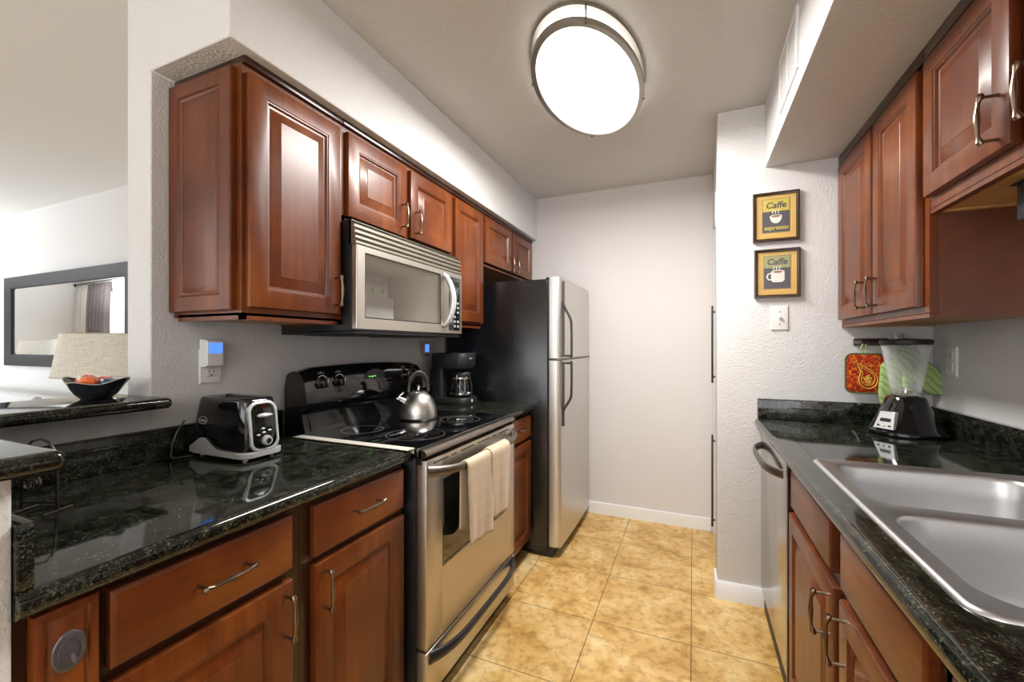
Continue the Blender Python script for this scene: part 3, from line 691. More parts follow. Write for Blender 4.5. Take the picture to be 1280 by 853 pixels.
# ------------------------------------------------------------------ REFRIGERATOR
t = thing('refrigerator', 'stainless top-freezer refrigerator with black textured sides', 'refrigerator', (-1.1, 2.79, 0))
FY0, FY1 = 2.412, 3.172
b = B(); b.box(-1.50, -0.800, FY0, FY1, 0.03, 1.667, 0.004, 2); obj('cabinet', b, FSIDE, t, 'black pebbled cabinet')
b = B(); b.box(-0.90, -0.770, FY0 + 0.01, FY1 - 0.01, 0.0, 0.06, 0.004); b.box(-1.45, -0.9, FY0 + 0.03, FY1 - 0.03, 0.0, 0.03); obj('kick_grille', b, BMAT, t)
def fdoor(z0, z1, nm):
    b = B(); n = 14; sec = []
    sec.append((-0.788, FY0 + 0.001)); sec.append((-0.750, FY0 + 0.001)); sec.append((-0.742, FY0 + 0.003)); sec.append((-0.728, FY0 + 0.010)); sec.append((-0.722, FY0 + 0.020))
    for k in range(n + 1):
        s_ = k / n; y = FY0 + 0.03 + (FY1 - FY0 - 0.05) * s_; sec.append((-0.720 + 0.010 * math.sin(PI * s_) * 0.6, y))
    sec += [(-0.723, FY1 - 0.010), (-0.730, FY1 - 0.003), (-0.74, FY1), (-0.788, FY1)]
    b.loft([[(x, y, z) for x, y in sec] for z in (z0, z0 + 0.001, z1 - 0.001, z1)]); return obj(nm, b, STEELZ, t, ang=25)
fr_ = fdoor(1.192, 1.676, 'freezer_door'); fd = fdoor(0.068, 1.178, 'fridge_door')
b = B(); b.box(-0.800, -0.788, FY0 + 0.008, FY1 - 0.008, 0.07, 1.66); obj('door_gasket', b, BMAT, t)
b = B(); b.box(-0.795, -0.716, FY0 + 0.004, FY1 - 0.004, 1.1795, 1.1905, 0.003); obj('divider_strip', b, NICKEL, t)
b = B(); b.box(-0.80, -0.765, FY1 - 0.06, FY1 - 0.01, 1.677, 1.69, 0.003); b.box(-0.812, -0.79, FY0 + 0.008, FY0 + 0.05, 1.668, 1.678, 0.002); obj('hinge_cover', b, BMAT, t)
def fhandle(z_end, z_low, z_full, z_seam, parent):
    """strip lying on the door and a bow that springs from it and runs to the seam between the doors"""
    b = B(); yh = FY0 + 0.048; pts, rs = [], []
    for k in range(11):
        s_ = k / 10; e = s_ * s_ * (3 - 2 * s_); pts.append((-0.716 + 0.050 * e, yh, z_low + (z_full - z_low) * s_)); rs.append(0.0105)
    pts += [(-0.664, yh, z_full + (z_seam - z_full) * q) for q in (0.3, 0.6, 0.95)] + [(-0.668, yh, z_seam)]; rs += [0.0095] * 4
    b.tube(pts, rs, 10, flat=(0.75, 1.1))
    sg = 1 if z_seam > z_end else -1
    b.tube([(-0.7170, yh, z_end), (-0.7170, yh, z_seam - 0.004 * sg)], 0.0085, 10, flat=(1.2, 0.6))
    b.tube([(-0.716, yh, z_seam - 0.012 * sg), (-0.668, yh, z_seam - 0.012 * sg)], 0.007, 10)
    return obj('handle', b, HANDB, parent, 'dark bowed door handle')
fhandle(1.655, 1.535, 1.40, 1.195, fr_); fhandle(0.785, 0.860, 0.975, 1.176, fd)

# ------------------------------------------------------------------ TOASTER
t = thing('toaster', 'black two-slice toaster with silver trim on the left counter', 'toaster', (-1.365, 0.917, 0.9142))
TX0, TX1, TY0, TY1, TZ = -1.498, -1.232, 0.850, 0.985, 0.9142
cx, cy = (TX0 + TX1) / 2, (TY0 + TY1) / 2; hx_, hy_ = (TX1 - TX0) / 2, (TY1 - TY0) / 2
def rr_ring(dx, dy, r, z, ox=0): return [(x, y, TZ + z) for x, y in rrect(cx + ox, cy, hx_ - dx, hy_ - dy, r, 6)]
b = B(); b.loft([rr_ring(0.006, 0.006, 0.03, 0.018), rr_ring(0.0, 0.0, 0.032, 0.045), rr_ring(0.002, 0.001, 0.034, 0.09), rr_ring(0.009, 0.006, 0.034, 0.14), rr_ring(0.015, 0.011, 0.032, 0.178), rr_ring(0.019, 0.014, 0.03, 0.188), rr_ring(0.026, 0.020, 0.026, 0.191), rr_ring(0.045, 0.036, 0.015, 0.188), rr_ring(0.047, 0.038, 0.014, 0.182)])
bd = obj('body', b, BGLO, t, 'glossy black shell', ang=60)
b = B()
for q in (-0.016, 0.016): b.box(cx - 0.075, cx + 0.075, cy + q - 0.009, cy + q + 0.009, TZ + 0.1825, TZ + 0.1832)
obj('bread_slot', b, WPLD, bd)
b = B(); b.loft([rr_ring(0.008, 0.008, 0.03, 0.008), rr_ring(-0.003, -0.003, 0.034, 0.012), rr_ring(-0.004, -0.004, 0.035, 0.026), rr_ring(0.002, 0.002, 0.033, 0.030)]); obj('base', b, SILVP, t, 'silver base skirt', ang=50)
# wave-shaped silver side trim
b = B(); top = []; n = 20
for k in range(n + 1):
    s_ = k / n; x = TX0 + 0.012 + (TX1 - TX0 - 0.05) * s_; zt = 0.030 + 0.034 * math.exp(-((s_ - 0.28) / 0.2) ** 2) ; top.append((x, zt))
pts = [(x, TY0 + 0.001, TZ + zt) for x, zt in top] + [(x, TY0 + 0.001, TZ + 0.016) for x, zt in top[::-1]]
b.poly(pts, (0, -0.006, 0)); obj('side_trim', b, SILVP, t, 'silver wave-shaped side trim')
# front control panel on the +x end
def tfx(z): return TX1 - 0.002 * (z / 0.05) - (0.012 * max(0, (z - 0.09) / 0.1))
def ring2(hy, z0_, z1_, r, off): return [(tfx(v) + off, cy + u, TZ + v) for u, v in rrect(0, (z0_ + z1_) / 2, hy, (z1_ - z0_) / 2, r, 8)]
b = B(); b.loft([ring2(0.048, 0.026, 0.180, 0.03, -0.004), ring2(0.048, 0.026, 0.180, 0.03, 0.004), ring2(0.045, 0.029, 0.177, 0.028, 0.006), ring2(0.041, 0.033, 0.173, 0.026, 0.006), ring2(0.039, 0.035, 0.171, 0.025, 0.002), ring2(0.039, 0.035, 0.171, 0.025, -0.002)], cap=True); obj('panel_bezel', b, SILVP, t, 'silver bezel', ang=50)
b = B(); b.loft([ring2(0.0388, 0.0352, 0.1708, 0.025, -0.001), ring2(0.0388, 0.0352, 0.1708, 0.025, 0.0030)]); fp = obj('control_panel', b, BGLASS, t)
b = B(); b.ball((tfx(0.14) + 0.012, cy, TZ + 0.137), 0.01, 1.2, 2.6, 0.7); b.box(tfx(0.14), tfx(0.14) + 0.008, cy - 0.005, cy + 0.005, TZ + 0.132, TZ + 0.142); obj('lever', b, SILVP, fp, 'silver push-down lever')
b = B(); b.lathe((tfx(0.06) + 0.003, cy + 0.004, TZ + 0.058), [(0.016, 0), (0.0155, 0.006), (0.013, 0.012), (0.0001, 0.013)], 28, 'x'); obj('dial', b, SILVP, fp, 'silver browning dial')
b = B(); b.lathe((tfx(0.06) + 0.0158, cy + 0.004, TZ + 0.058), [(0.0001, 0), (0.008, 0), (0.008, 0.0008), (0.0001, 0.0008)], 20, 'x'); obj('dial_mark', b, BPLA, fp)
for q, z in ((-0.022, 0.078), (-0.004, 0.084), (0.016, 0.088), (-0.006, 0.096)):
    b = B(); b.ball((tfx(z) + 0.004, cy + q, TZ + z), 0.0055, 0.7, 1.2, 0.6, 12, 8); obj('button', b, SILVP, fp)
for sx in (-1, 1):
    for sy in (-1, 1):
        b = B(); b.lathe((cx + sx * (hx_ - 0.03), cy + sy * (hy_ - 0.025), TZ), [(0.008, 0), (0.008, 0.010), (0.0001, 0.010)], 14); obj('foot', b, SILVP, t)
FT = lambda u, v, w_: Vector((u, TY0 - w_ + 0.0018 * (v - TZ - 0.05) / 0.05 + 0.0035 * max(0, (v - TZ - 0.1) / 0.05), v))
b = text_bm('Oster', 0.0125, FT, -1.430, TZ + 0.114, 0.0012, 0.0008, 0.2); 
el = B(); el.tube([FT(-1.430 + 0.020 * math.cos(a), TZ + 0.118 + 0.0115 * math.sin(a), 0.0012) for a in [2 * PI * k / 28 for k in range(29)]], 0.0008, 6, cap=False); add_bm(b, el)
obj('badge', b, SILVP, bd, 'silver oval badge with lettering')
b = B(); b.tube([(-1.47, 0.845, 0.918), (-1.485, 0.80, 0.918), (-1.490, 0.795, 0.925), (-1.4925, 0.80, 0.96), (-1.4925, 0.815, 1.00), (-1.4925, 0.835, 1.03)], 0.0032, 8); obj('power_cord', b, BPLA, t)

# ------------------------------------------------------------------ KETTLE
t = thing('kettle', 'brushed steel whistling kettle with dark arched handle on the cooktop', 'kettle', (-1.205, 1.715, 0.918), 0)
K = (-1.215, 1.70, 0.9182)
b = B(); b.lathe(K, [(0.0001, 0), (0.084, 0), (0.088, 0.004), (0.089, 0.012), (0.087, 0.034), (0.082, 0.060), (0.073, 0.085), (0.060, 0.107), (0.044, 0.123), (0.031, 0.130)], 48); obj('body', b, m_steel('kettle_steel', (0.62, 0.60, 0.57), 0.3, 'y'), t, ang=60)
b = B(); b.lathe(K, [(0.033, 0.1285), (0.034, 0.131), (0.022, 0.137), (0.007, 0.139), (0.006, 0.146), (0.0095, 0.150), (0.010, 0.156), (0.006, 0.160), (0.0001, 0.161)], 32); obj('lid', b, CHROME, t)
dv = Vector((-0.62, -0.78, 0)).normalized(); c0 = Vector(K)
b = B(); b.tube([c0 + dv * 0.058 + Vector((0, 0, 0.078)), c0 + dv * 0.078 + Vector((0, 0, 0.090)), c0 + dv * 0.092 + Vector((0, 0, 0.098))], [0.024, 0.018, 0.016], 16)
sp_ = obj('spout', b, CHROME, t)
b = B(); b.ball(c0 + dv * 0.095 + Vector((0, 0, 0.100)), 0.0165); b.tube([c0 + dv * 0.090 + Vector((0, 0, 0.114)), c0 + dv * 0.072 + Vector((0, 0, 0.128))], 0.005, 8); obj('whistle_cap', b, CHROME, sp_)
b = B(); pts, rs = [], []
for k in range(21):
    a = PI * (0.02 + 0.96 * k / 20); pts.append(c0 + dv * (0.048 * math.cos(a)) + Vector((0, 0, 0.118 + 0.100 * math.sin(a) ** 0.85))); rs.append(0.0115 if 3 < k < 17 else 0.007)
b.tube(pts, rs, 12, flat=(0.8, 1.2)); obj('handle', b, plain('dark_handle', (0.045, 0.035, 0.03), 0.4), t, 'dark arched handle')

# ------------------------------------------------------------------ COFFEE MAKER
t = thing('coffee_maker', 'black drip coffee maker with glass carafe beside the refrigerator', 'coffee maker', (-1.35, 2.25, 0.9142))
CX, CY, CZ = -1.35, 2.262, 0.9142
b = B()
def cring(x0, x1, hy, r, z): return [(x, y, CZ + z) for x, y in rrect((x0 + x1) / 2, CY, (x1 - x0) / 2, hy, r, 6)]
b.loft([cring(-1.475, -1.225, 0.094, 0.05, 0), cring(-1.475, -1.222, 0.096, 0.05, 0.006), cring(-1.475, -1.224, 0.094, 0.05, 0.034), cring(-1.472, -1.230, 0.09, 0.05, 0.042)]); bs = obj('base', b, BMAT, t, ang=50)
b = B(); b.loft([cring(-1.475, -1.385, 0.085, 0.02, 0.042), cring(-1.475, -1.385, 0.085, 0.02, 0.215)]); obj('column', b, BMAT, t)
b = B(); b.loft([cring(-1.475, -1.245, 0.084, 0.05, 0.215), cring(-1.478, -1.235, 0.092, 0.05, 0.235), cring(-1.478, -1.232, 0.093, 0.05, 0.30), cring(-1.474, -1.238, 0.089, 0.05, 0.308), cring(-1.46, -1.25, 0.078, 0.045, 0.309)]); hd = obj('brew_head', b, BMAT, t, ang=50)
b = B(); b.box(-1.2322, -1.2308, CY - 0.028, CY - 0.012, CZ + 0.272, CZ + 0.280); b.box(-1.2322, -1.2308, CY - 0.008, CY + 0.008, CZ + 0.272, CZ + 0.280); obj('badge', b, GREYM, hd)
b = B(); b.lathe((-1.225, CY - 0.01, CZ + 0.022), [(0.0001, 0), (0.009, 0), (0.009, 0.004), (0.0001, 0.005)], 20, 'x'); obj('power_button', b, WPLA, bs)
cc = (-1.305, CY, CZ + 0.0425)
b = B(); b.lathe(cc, [(0.0001, 0), (0.056, 0), (0.068, 0.006), (0.072, 0.03), (0.070, 0.07), (0.060, 0.11), (0.054, 0.128), (0.052, 0.128), (0.058, 0.11), (0.068, 0.07), (0.070, 0.03), (0.066, 0.008), (0.054, 0.002), (0.0001, 0.002)], 40); cf = obj('carafe', b, GLASS, t, 'clear glass carafe')
b = B(); b.lathe(cc, [(0.056, 0.122), (0.059, 0.126), (0.059, 0.140), (0.050, 0.152), (0.0001, 0.156)], 32); obj('carafe_lid', b, BMAT, cf)
b = B(); b.lathe(cc, [(0.0715, 0.016), (0.0732, 0.018), (0.0732, 0.028), (0.0715, 0.030)], 40); bmesh.ops.delete(b.bm, geom=[f for f in b.bm.faces if len(f.verts) > 4], context='FACES')
b.lathe(cc, [(0.0605, 0.108), (0.062, 0.114), (0.0595, 0.121)], 40); bmesh.ops.delete(b.bm, geom=[f for f in b.bm.faces if len(f.verts) > 4], context='FACES'); obj('carafe_band', b, CHROME, cf)
dh = Vector((0.25, -1, 0)).normalized()
q0 = Vector(cc); b = B(); b.tube([q0 + dh * 0.052 + Vector((0, 0, 0.128)), q0 + dh * 0.085 + Vector((0, 0, 0.128)), q0 + dh * 0.098 + Vector((0, 0, 0.112)), q0 + dh * 0.094 + Vector((0, 0, 0.05)), q0 + dh * 0.086 + Vector((0, 0, 0.02)), q0 + dh * 0.068 + Vector((0, 0, 0.022))], [0.008, 0.009, 0.009, 0.007, 0.006, 0.005], 10, flat=(1, 0.7)); obj('carafe_handle', b, BPLA, cf)
b = B()
for k in range(7):
    dd = Vector((0.75, -0.66, 0)).normalized(); r = 0.0735 - 0.012 * max(0, (k - 3) / 4) ** 1.5; z = 0.035 + k * 0.012
    p = q0 + dd * r + Vector((0, 0, z)); b.box(p.x - 0.004, p.x + 0.004, p.y - 0.004, p.y + 0.004, p.z, p.z + 0.0025)
obj('level_marks', b, WPLA, cf, 'white cup marks')

# ------------------------------------------------------------------ OUTLETS, SWITCHES
def outlet(label, F, u, v, dup_z, name='wall_outlet'):
    t = thing(name, label, 'outlet', tuple(F(u, v, 0)))
    b = B(); b.conc(F, u - 0.036, u + 0.036, v - 0.058, v + 0.058, [(0, 0.0003), (0, 0.003), (0.003, 0.006), (0.006, 0.0065)]); pl = obj('cover_plate', b, WPLA, t)
    for dz in dup_z:
        b = B(); b.conc(F, u - 0.017, u + 0.017, v + dz - 0.014, v + dz + 0.014, [(0, 0.006), (0, 0.0078), (0.001, 0.0085)]); s_ = obj('socket', b, WPLA, pl)
        b = B()
        for du in (-0.007, 0.007): b.conc(F, u + du - 0.0014, u + du + 0.0014, v + dz, v + dz + 0.009, [(0, 0.0082), (0, 0.0088)])
        b.conc(F, u - 0.003, u + 0.003, v + dz - 0.010, v + dz - 0.005, [(0, 0.0082), (0, 0.0088)]); obj('slots', b, WPLD, pl)
    return t
outlet('white wall outlet below the plugged-in blue-screen monitor, above the toaster', FX(-1.522), 0.930, 1.198, (-0.022, 0.022))
t = thing('plug_in_monitor', 'white plug-in monitor with a glowing blue screen above the toaster', 'monitor', (-1.513, 0.936, 1.248))
b = B(); b.conc(FX(-1.513), 0.892, 0.955, 1.196, 1.290, [(0, 0.0), (0.002, 0.026), (0.006, 0.032), (0.010, 0.033)]); bb_ = obj('casing', b, WPLA, t)
b = B(); b.conc(FX(-1.480), 0.901, 0.946, 1.242, 1.278, [(0, 0.0), (0, 0.001), (0.002, 0.0012)]); obj('screen', b, BLUE, t, 'glowing blue screen')
outlet('small white wall outlet behind the range, near the coffee maker', FX(-1.522), 2.165, 1.178, (-0.022, 0.022))
t = thing('night_light', 'small plug-in light glowing blue beside the coffee maker', 'night light', (-1.513, 2.165, 1.24))
b = B(); b.conc(FX(-1.513), 2.138, 2.196, 1.205, 1.292, [(0, 0), (0.002, 0.024), (0.006, 0.028)]); obj('casing', b, plain('brown_grey_plastic', (0.32, 0.25, 0.2), 0.4), t)
b = B(); b.conc(FX(-1.485), 2.146, 2.188, 1.228, 1.276, [(0, 0), (0, 0.001), (0.002, 0.0015)]); obj('lens', b, BLUE, t, 'glowing blue lens')
outlet('white wall outlet on the right wall behind the blender', FXn(0.945), 2.225, 1.205, (-0.022, 0.022))
t = thing('light_switch', 'white toggle light switch below the two coffee pictures', 'switch', (0.381, 2.37, 1.40))
F = FYn(2.37); b = B(); b.conc(F, 0.345, 0.417, 1.342, 1.458, [(0, 0.0003), (0, 0.003), (0.003, 0.006), (0.006, 0.0065)]); pl = obj('cover_plate', b, WPLA, t)
b = B(); b.box(0.3765, 0.3855, 2.352, 2.364, 1.397, 1.410, 0.002); b.box(0.374, 0.388, 2.3625, 2.3638, 1.388, 1.412); obj('toggle', b, WPLA, t)
b = B(); [b.lathe((0.381, 2.3632, z), [(0.0001, 0), (0.003, 0), (0.003, -0.001), (0.0001, -0.001)], 10, 'y') for z in (1.37, 1.43)]; obj('screws', b, NICKEL, pl)

# ------------------------------------------------------------------ PICTURES
def picture(label, x0, x1, z0, z1, kind):
    t = thing('framed_picture', label, 'picture', ((x0 + x1) / 2, 2.37, z0)); F = FYn(2.3695)
    b = B(); b.conc(F, x0, x1, z0, z1, [(0, 0), (0, 0.016), (0.002, 0.020), (0.007, 0.020), (0.009, 0.017), (0.012, 0.016), (0.014, 0.012), (0.015, 0.006)]); obj('frame', b, FRAMEW, t, 'thin dark wooden frame')
    b = B(); b.conc(F, x0 + 0.0145, x1 - 0.0145, z0 + 0.0145, z1 - 0.0145, [(0, 0.006), (0, 0.0085), (0.018, 0.0085), (0.0185, 0.0075)]); mt = obj('mount', b, MATTAN, t, 'golden wood-look mount')
    a0, a1, c0_, c1 = x0 + 0.042, x1 - 0.042, z0 + 0.045, z1 - 0.034
    b = B(); b.conc(F, a0 - 0.002, a1 + 0.002, c0_ - 0.002, c1 + 0.002, [(0, 0.0084), (0, 0.0094)]); obj('mount_edge', b, FRAMEW, mt)
    b = B(); b.conc(F, a0, a1, c0_, c1, [(0, 0.0090), (0, 0.0100)]); pr_ = obj('print', b, ARTB, t, 'black coffee print')
    zs = c0_ + (c1 - c0_) * 0.63
    b = B(); b.conc(F, a0, a1, zs, c1, [(0, 0.0099), (0, 0.0103)]); obj('title_band', b, ARTY if kind == 1 else ARTO, pr_)
    xm = (a0 + a1) / 2; zc = c0_ + (c1 - c0_) * 0.36; W = 0.030
    obj('title', text_bm('Caffe', 0.040, F, xm, zs + 0.016, 0.0104, 0.0004, 0.15, 1.0, off=0.0009), ARTB, pr_, 'word Caffe')
    b = B()
    def arc(cx_, cz_, rx, rz, a_0, a_1, w0_, n_=20): return [F(cx_ + rx * math.cos(a_0 + (a_1 - a_0) * k / n_), cz_ + rz * math.sin(a_0 + (a_1 - a_0) * k / n_), w0_) for k in range(n_ + 1)]
    if kind == 1:
        pts = arc(xm, zc + 0.018, 0.025, 0.034, PI, 2 * PI, 0.0100); b.poly(pts, (0, -0.0006, 0))
        b.poly(arc(xm, zc + 0.018, 0.025, 0.008, 0, 2 * PI, 0.0105, 24)[:-1], (0, -0.0004, 0))
    else:
        pts = [F(xm - 0.024, zc + 0.022, 0.0100), F(xm - 0.024, zc - 0.018, 0.0100), F(xm - 0.016, zc - 0.027, 0.0100), F(xm + 0.022, zc - 0.027, 0.0100), F(xm + 0.031, zc - 0.018, 0.0100), F(xm + 0.031, zc + 0.022, 0.0100)]
        b.poly(pts, (0, -0.0006, 0)); b.poly(arc(xm + 0.0035, zc + 0.022, 0.0275, 0.009, 0, 2 * PI, 0.0105, 24)[:-1], (0, -0.0004, 0))
        b.tube([F(xm - 0.022, zc + 0.016, 0.0105), F(xm - 0.036, zc + 0.014, 0.0105), F(xm - 0.042, zc - 0.002, 0.0105), F(xm - 0.034, zc - 0.014, 0.0105), F(xm - 0.022, zc - 0.014, 0.0105)], 0.0032, 6, flat=(1, 0.15))
    for q in (-0.012, 0.0, 0.012):
        b.tube([F(xm + q, zc + 0.030, 0.0106), F(xm + q - 0.003, zc + 0.040, 0.0106), F(xm + q + 0.003, zc + 0.050, 0.0106)], 0.0018, 6)
    obj('cup', b, ARTW, pr_, 'white painted cup')
    b = B(); b.poly(arc(xm + (0 if kind == 1 else 0.0035), zc + (0.018 if kind == 1 else 0.022), 0.019, 0.0055, 0, 2 * PI, 0.0109, 24)[:-1], (0, -0.0004, 0)); obj('coffee', b, ARTC, pr_)
    if kind == 1: obj('subtitle', text_bm('espresso', 0.028, F, xm, c0_ + 0.011, 0.0104, 0.0004, 0.3, off=0.0006), ARTY, pr_, 'word espresso')
    b = B(); b.conc(F, x0 + 0.0155, x1 - 0.0155, z0 + 0.0155, z1 - 0.0155, [(0, 0.0118), (0, 0.0128)])
    g, gn, gb_ = mat('picture_glass'); setp(gb_, col=(1, 1, 1), rough=0.02, alpha=0.04, spec=0.5); obj('glass', b, g, t)
    return t
picture('upper framed coffee picture reading Caffe espresso with white cup', 0.268, 0.461, 1.768, 2.003, 1)
picture('lower framed coffee picture with a white mug on black and olive', 0.274, 0.464, 1.498, 1.731, 2)

# ------------------------------------------------------------------ AIR VENT
t = thing('air_vent', 'white louvred air vent on the right soffit side', 'vent', (0.322, 1.815, 2.29))
F = FXn(0.3219); b = B()
for (a, c, d, e) in ((1.66, 1.97, 2.19, 2.212), (1.66, 1.97, 2.375, 2.397), (1.66, 1.682, 2.212, 2.375), (1.948, 1.97, 2.212, 2.375), (1.808, 1.822, 2.212, 2.375)): b.conc(F, a, c, d, e, [(0, 0), (0, 0.006), (0.002, 0.008)])
obj('frame', b, TRIM, t)
b = B(); b.box(0.3195, 0.3217, 1.682, 1.948, 2.212, 2.375); obj('backing', b, plain('vent_shadow_grey', (0.16, 0.16, 0.16), 0.6), t)
for k in range(11):
    z = 2.217 + k * 0.0146; b = B(); b.loft([[(0.3195, y, z), (0.3165, y, z + 0.0035), (0.3168, y, z + 0.0045), (0.320, y, z + 0.001)] for y in (1.682, 1.948)]); obj('slat', b, TRIM, t)

# ------------------------------------------------------------------ CEILING LIGHT
t = thing('ceiling_light', 'oval flush ceiling light with brushed nickel double ring', 'ceiling light', (-0.412, 1.82, 2.44))
LC = (-0.410, 1.815, 0); AX, AY = 0.221, 0.418
def oval(r, h, a): return r, h
def oval_ring(z0_, z1_, dx0, dx1):
    b = B(); R = []
    for (d, z) in ((dx0, z0_), (dx1, z0_), (dx1, z1_), (dx0, z1_), (dx0, z0_)):
        R.append([(LC[0] + (AX - d) * math.cos(2 * PI * k / 72), LC[1] + (AY - d) * math.sin(2 * PI * k / 72), z) for k in range(72)])
    b.loft(R, cap=False); return b
obj('lower_ring', oval_ring(2.365, 2.385, 0.0, 0.020), NICKL, t, 'lower nickel ring', ang=30)
obj('upper_ring', oval_ring(2.425, 2.4395, 0.0, 0.020), NICKL, t, 'upper nickel ring', ang=30)
b = B(); R = []
for (d, z) in ((0.018, 2.437), (0.018, 2.383), (0.021, 2.372), (0.028, 2.366), (0.05, 2.361), (0.10, 2.357), (0.16, 2.3555), (0.2, 2.3555)):
    fx, fy = max(0.004, AX - d), max(0.008, AY - d * 1.8 if d > 0.05 else AY - d)
    R.append([(LC[0] + fx * math.cos(2 * PI * k / 72), LC[1] + fy * math.sin(2 * PI * k / 72), z) for k in range(72)])
b.loft(R); obj('diffuser', b, EMW, t, 'glowing white acrylic diffuser', ang=60)
for a in (0.35, 1.92, 3.49, 5.06):
    x, y = LC[0] + (AX + 0.001) * math.cos(a), LC[1] + (AY + 0.001) * math.sin(a)
    b = B(); b.tube([(x, y, 2.375), (x, y, 2.43)], 0.0028, 8); p = obj('post', b, NICKEL, t)
    b = B(); b.ball((x, y, 2.364), 0.005); obj('screw', b, NICKEL, p)
al = area('ceiling_light_lamp', (LC[0], LC[1], 2.35), (0, 0, 0), 0.40, 0.78, LAMP, (1.0, 0.975, 0.94), 'ELLIPSE')

# ------------------------------------------------------------------ RIGHT WALL CABINETS
RF, RD = 0.625, 0.603
def upper_right(label, y0, y1, z0, doors, handles):
    t = thing('wall_cabinet', label, 'cabinet', (0.78, (y0 + y1) / 2, z0), group='cherry wall cabinets of the right run')
    b = B(); b.box(RF, 0.9445, y0 + 0.0005, y1 - 0.0005, z0 + 0.012, 2.108)
    b.box(RF, RF + 0.02, y0 + 0.0005, y1 - 0.0005, z0, z0 + 0.014); obj('carcass', b, WOOD, t)
    b = B(); b.box(RF + 0.02, 0.944, y0 - 0.0005, y0 + 0.0105, z0 + 0.001, 2.105); obj('side_panel', b, VENEER, t, 'plain veneered side')
    b = B(); b.box(RF + 0.021, 0.944, y0 + 0.011, y1 - 0.002, z0 + 0.006, z0 + 0.0118); b.box(RF + 0.021, 0.944, y1 - 0.02, y1 - 0.002, z0 - 0.0, z0 + 0.006); obj('bottom_panel', b, WOODN, t, 'pale birch underside panel')
    b = B(); b.box(RF - 0.014, RF, y0 + 0.0005, y1 - 0.0005, 2.09, 2.129, 0.003); obj('top_trim', b, WOODD, t, 'dark moulding strip')
    for i, d in enumerate(doors):
        o = panel_door(FXn(RD), *d, t)
        bow_pull(FXn(RD), handles[i][0], handles[i][1], True, parent=o)
upper_right('tall two-door cherry wall cabinet above the blender', 1.59, 2.3695, 1.350, [(1.966, 2.345, 1.384, 2.078), (1.620, 1.945, 1.384, 2.078)], [(2.015, 1.462), (1.905, 1.462)])
upper_right('short two-door cherry wall cabinet above the sink', 0.76, 1.5885, 1.645, [(1.216, 1.576, 1.690, 2.078), (0.80, 1.170, 1.690, 2.078)], [(1.248, 1.760), (1.132, 1.760)])
t = thing('fixture_bracket', 'small black bracket under the short cabinet at right edge', 'bracket', (0.7, 1.35, 1.56))
b = B(); b.box(0.70, 0.78, 1.31, 1.388, 1.560, 1.6505, 0.008, 2); b.box(0.695, 0.79, 1.30, 1.395, 1.648, 1.6508); obj('housing', b, BMAT, t)
b = B(); b.lathe((0.74, 1.348, 1.550), [(0.0001, 0), (0.018, 0), (0.022, 0.010), (0.0001, 0.010)], 20); obj('knob', b, BPLA, t)

# ------------------------------------------------------------------ RIGHT BASE
BF = 0.318
# dishwasher
t = thing('dishwasher', 'stainless dishwasher with a bowed handle at the right counter end', 'dishwasher', (0.6, 2.03, 0))
b = B(); b.box(0.325, 0.92, 1.735, 2.343, 0.0, 0.872); obj('tub', b, BMAT, t)
b = B(); b.box(0.3005, 0.3245, 1.733, 2.345, 0.105, 0.866, 0.004, 2); dr = obj('door', b, STEELG, t, 'smooth steel door')
b = B(); b.box(0.3145, 0.3245, 1.735, 2.343, 0.0, 0.10); obj('kick_plate', b, BMAT, t)
b = B(); pts, rs = [], []
for k in range(21):
    s_ = k / 20; a = math.sin(PI * s_); pts.append((0.303 - 0.052 * (1 - (1 - a) ** 2.4), 1.80 + 0.50 * s_, 0.800)); rs.append(0.015)
b.tube(pts, rs, 12, flat=(1.15, 0.45)); obj('handle', b, NICKEL, dr, 'bowed bar handle')
b = B(); b.box(BF, 0.9, 2.346, 2.3695, 0.0, 0.872); props(obj('filler_panel', b, WOODD, None, org=(0.6, 2.358, 0)), 'dark wood filler panel between dishwasher and end wall', 'filler panel')
b = B(); b.box(0.299, 0.9, 1.713, 1.7325, 0, 0.872); props(obj('filler_panel', b, WOODD, None, org=(0.6, 1.722, 0)), 'dark wood filler panel between dishwasher and sink cabinet', 'filler panel')
def base_right(label, y0, y1, fronts, doors, handles):
    t = thing('base_cabinet', label, 'cabinet', (0.6, (y0 + y1) / 2, 0), group='cherry base cabinets of the right run')
    b = B(); b.box(BF, 0.90, y0 + 0.0005, y1 - 0.0005, 0.10, 0.69); b.box(BF, BF + 0.02, y0 + 0.0005, y1 - 0.0005, 0.69, 0.873); b.box(BF + 0.06, 0.90, y0 + 0.0005, y1 - 0.0005, 0.0, 0.10)
    b.box(BF, 0.9, y0 + 0.0005, y0 + 0.018, 0.69, 0.873); b.box(BF, 0.9, y1 - 0.018, y1 - 0.0005, 0.69, 0.873); obj('carcass', b, WOODD, t, 'dark stained face frame and box')
    for d in fronts: panel_door(FXn(0.300), *d, t, SLABP, 'drawer_front', WOODY)
    for i, d in enumerate(doors):
        o = panel_door(FXn(0.300), *d, t); bow_pull(FXn(0.300), handles[i][0], handles[i][1], True, parent=o)
base_right('cherry sink base cabinet with two doors and flat false fronts', 0.745, 1.712, [(1.228, 1.671, 0.728, 0.855), (0.779, 1.156, 0.728, 0.855)], [(1.205, 1.700, 0.12, 0.702), (0.765, 1.162, 0.12, 0.702)], [(1.248, 0.617), (1.122, 0.626)])
base_right('cherry base cabinet nearest the camera on the right', 0.30, 0.744, [(0.33, 0.715, 0.728, 0.855)], [(0.33, 0.715, 0.12, 0.702)], [(0.68, 0.62)])
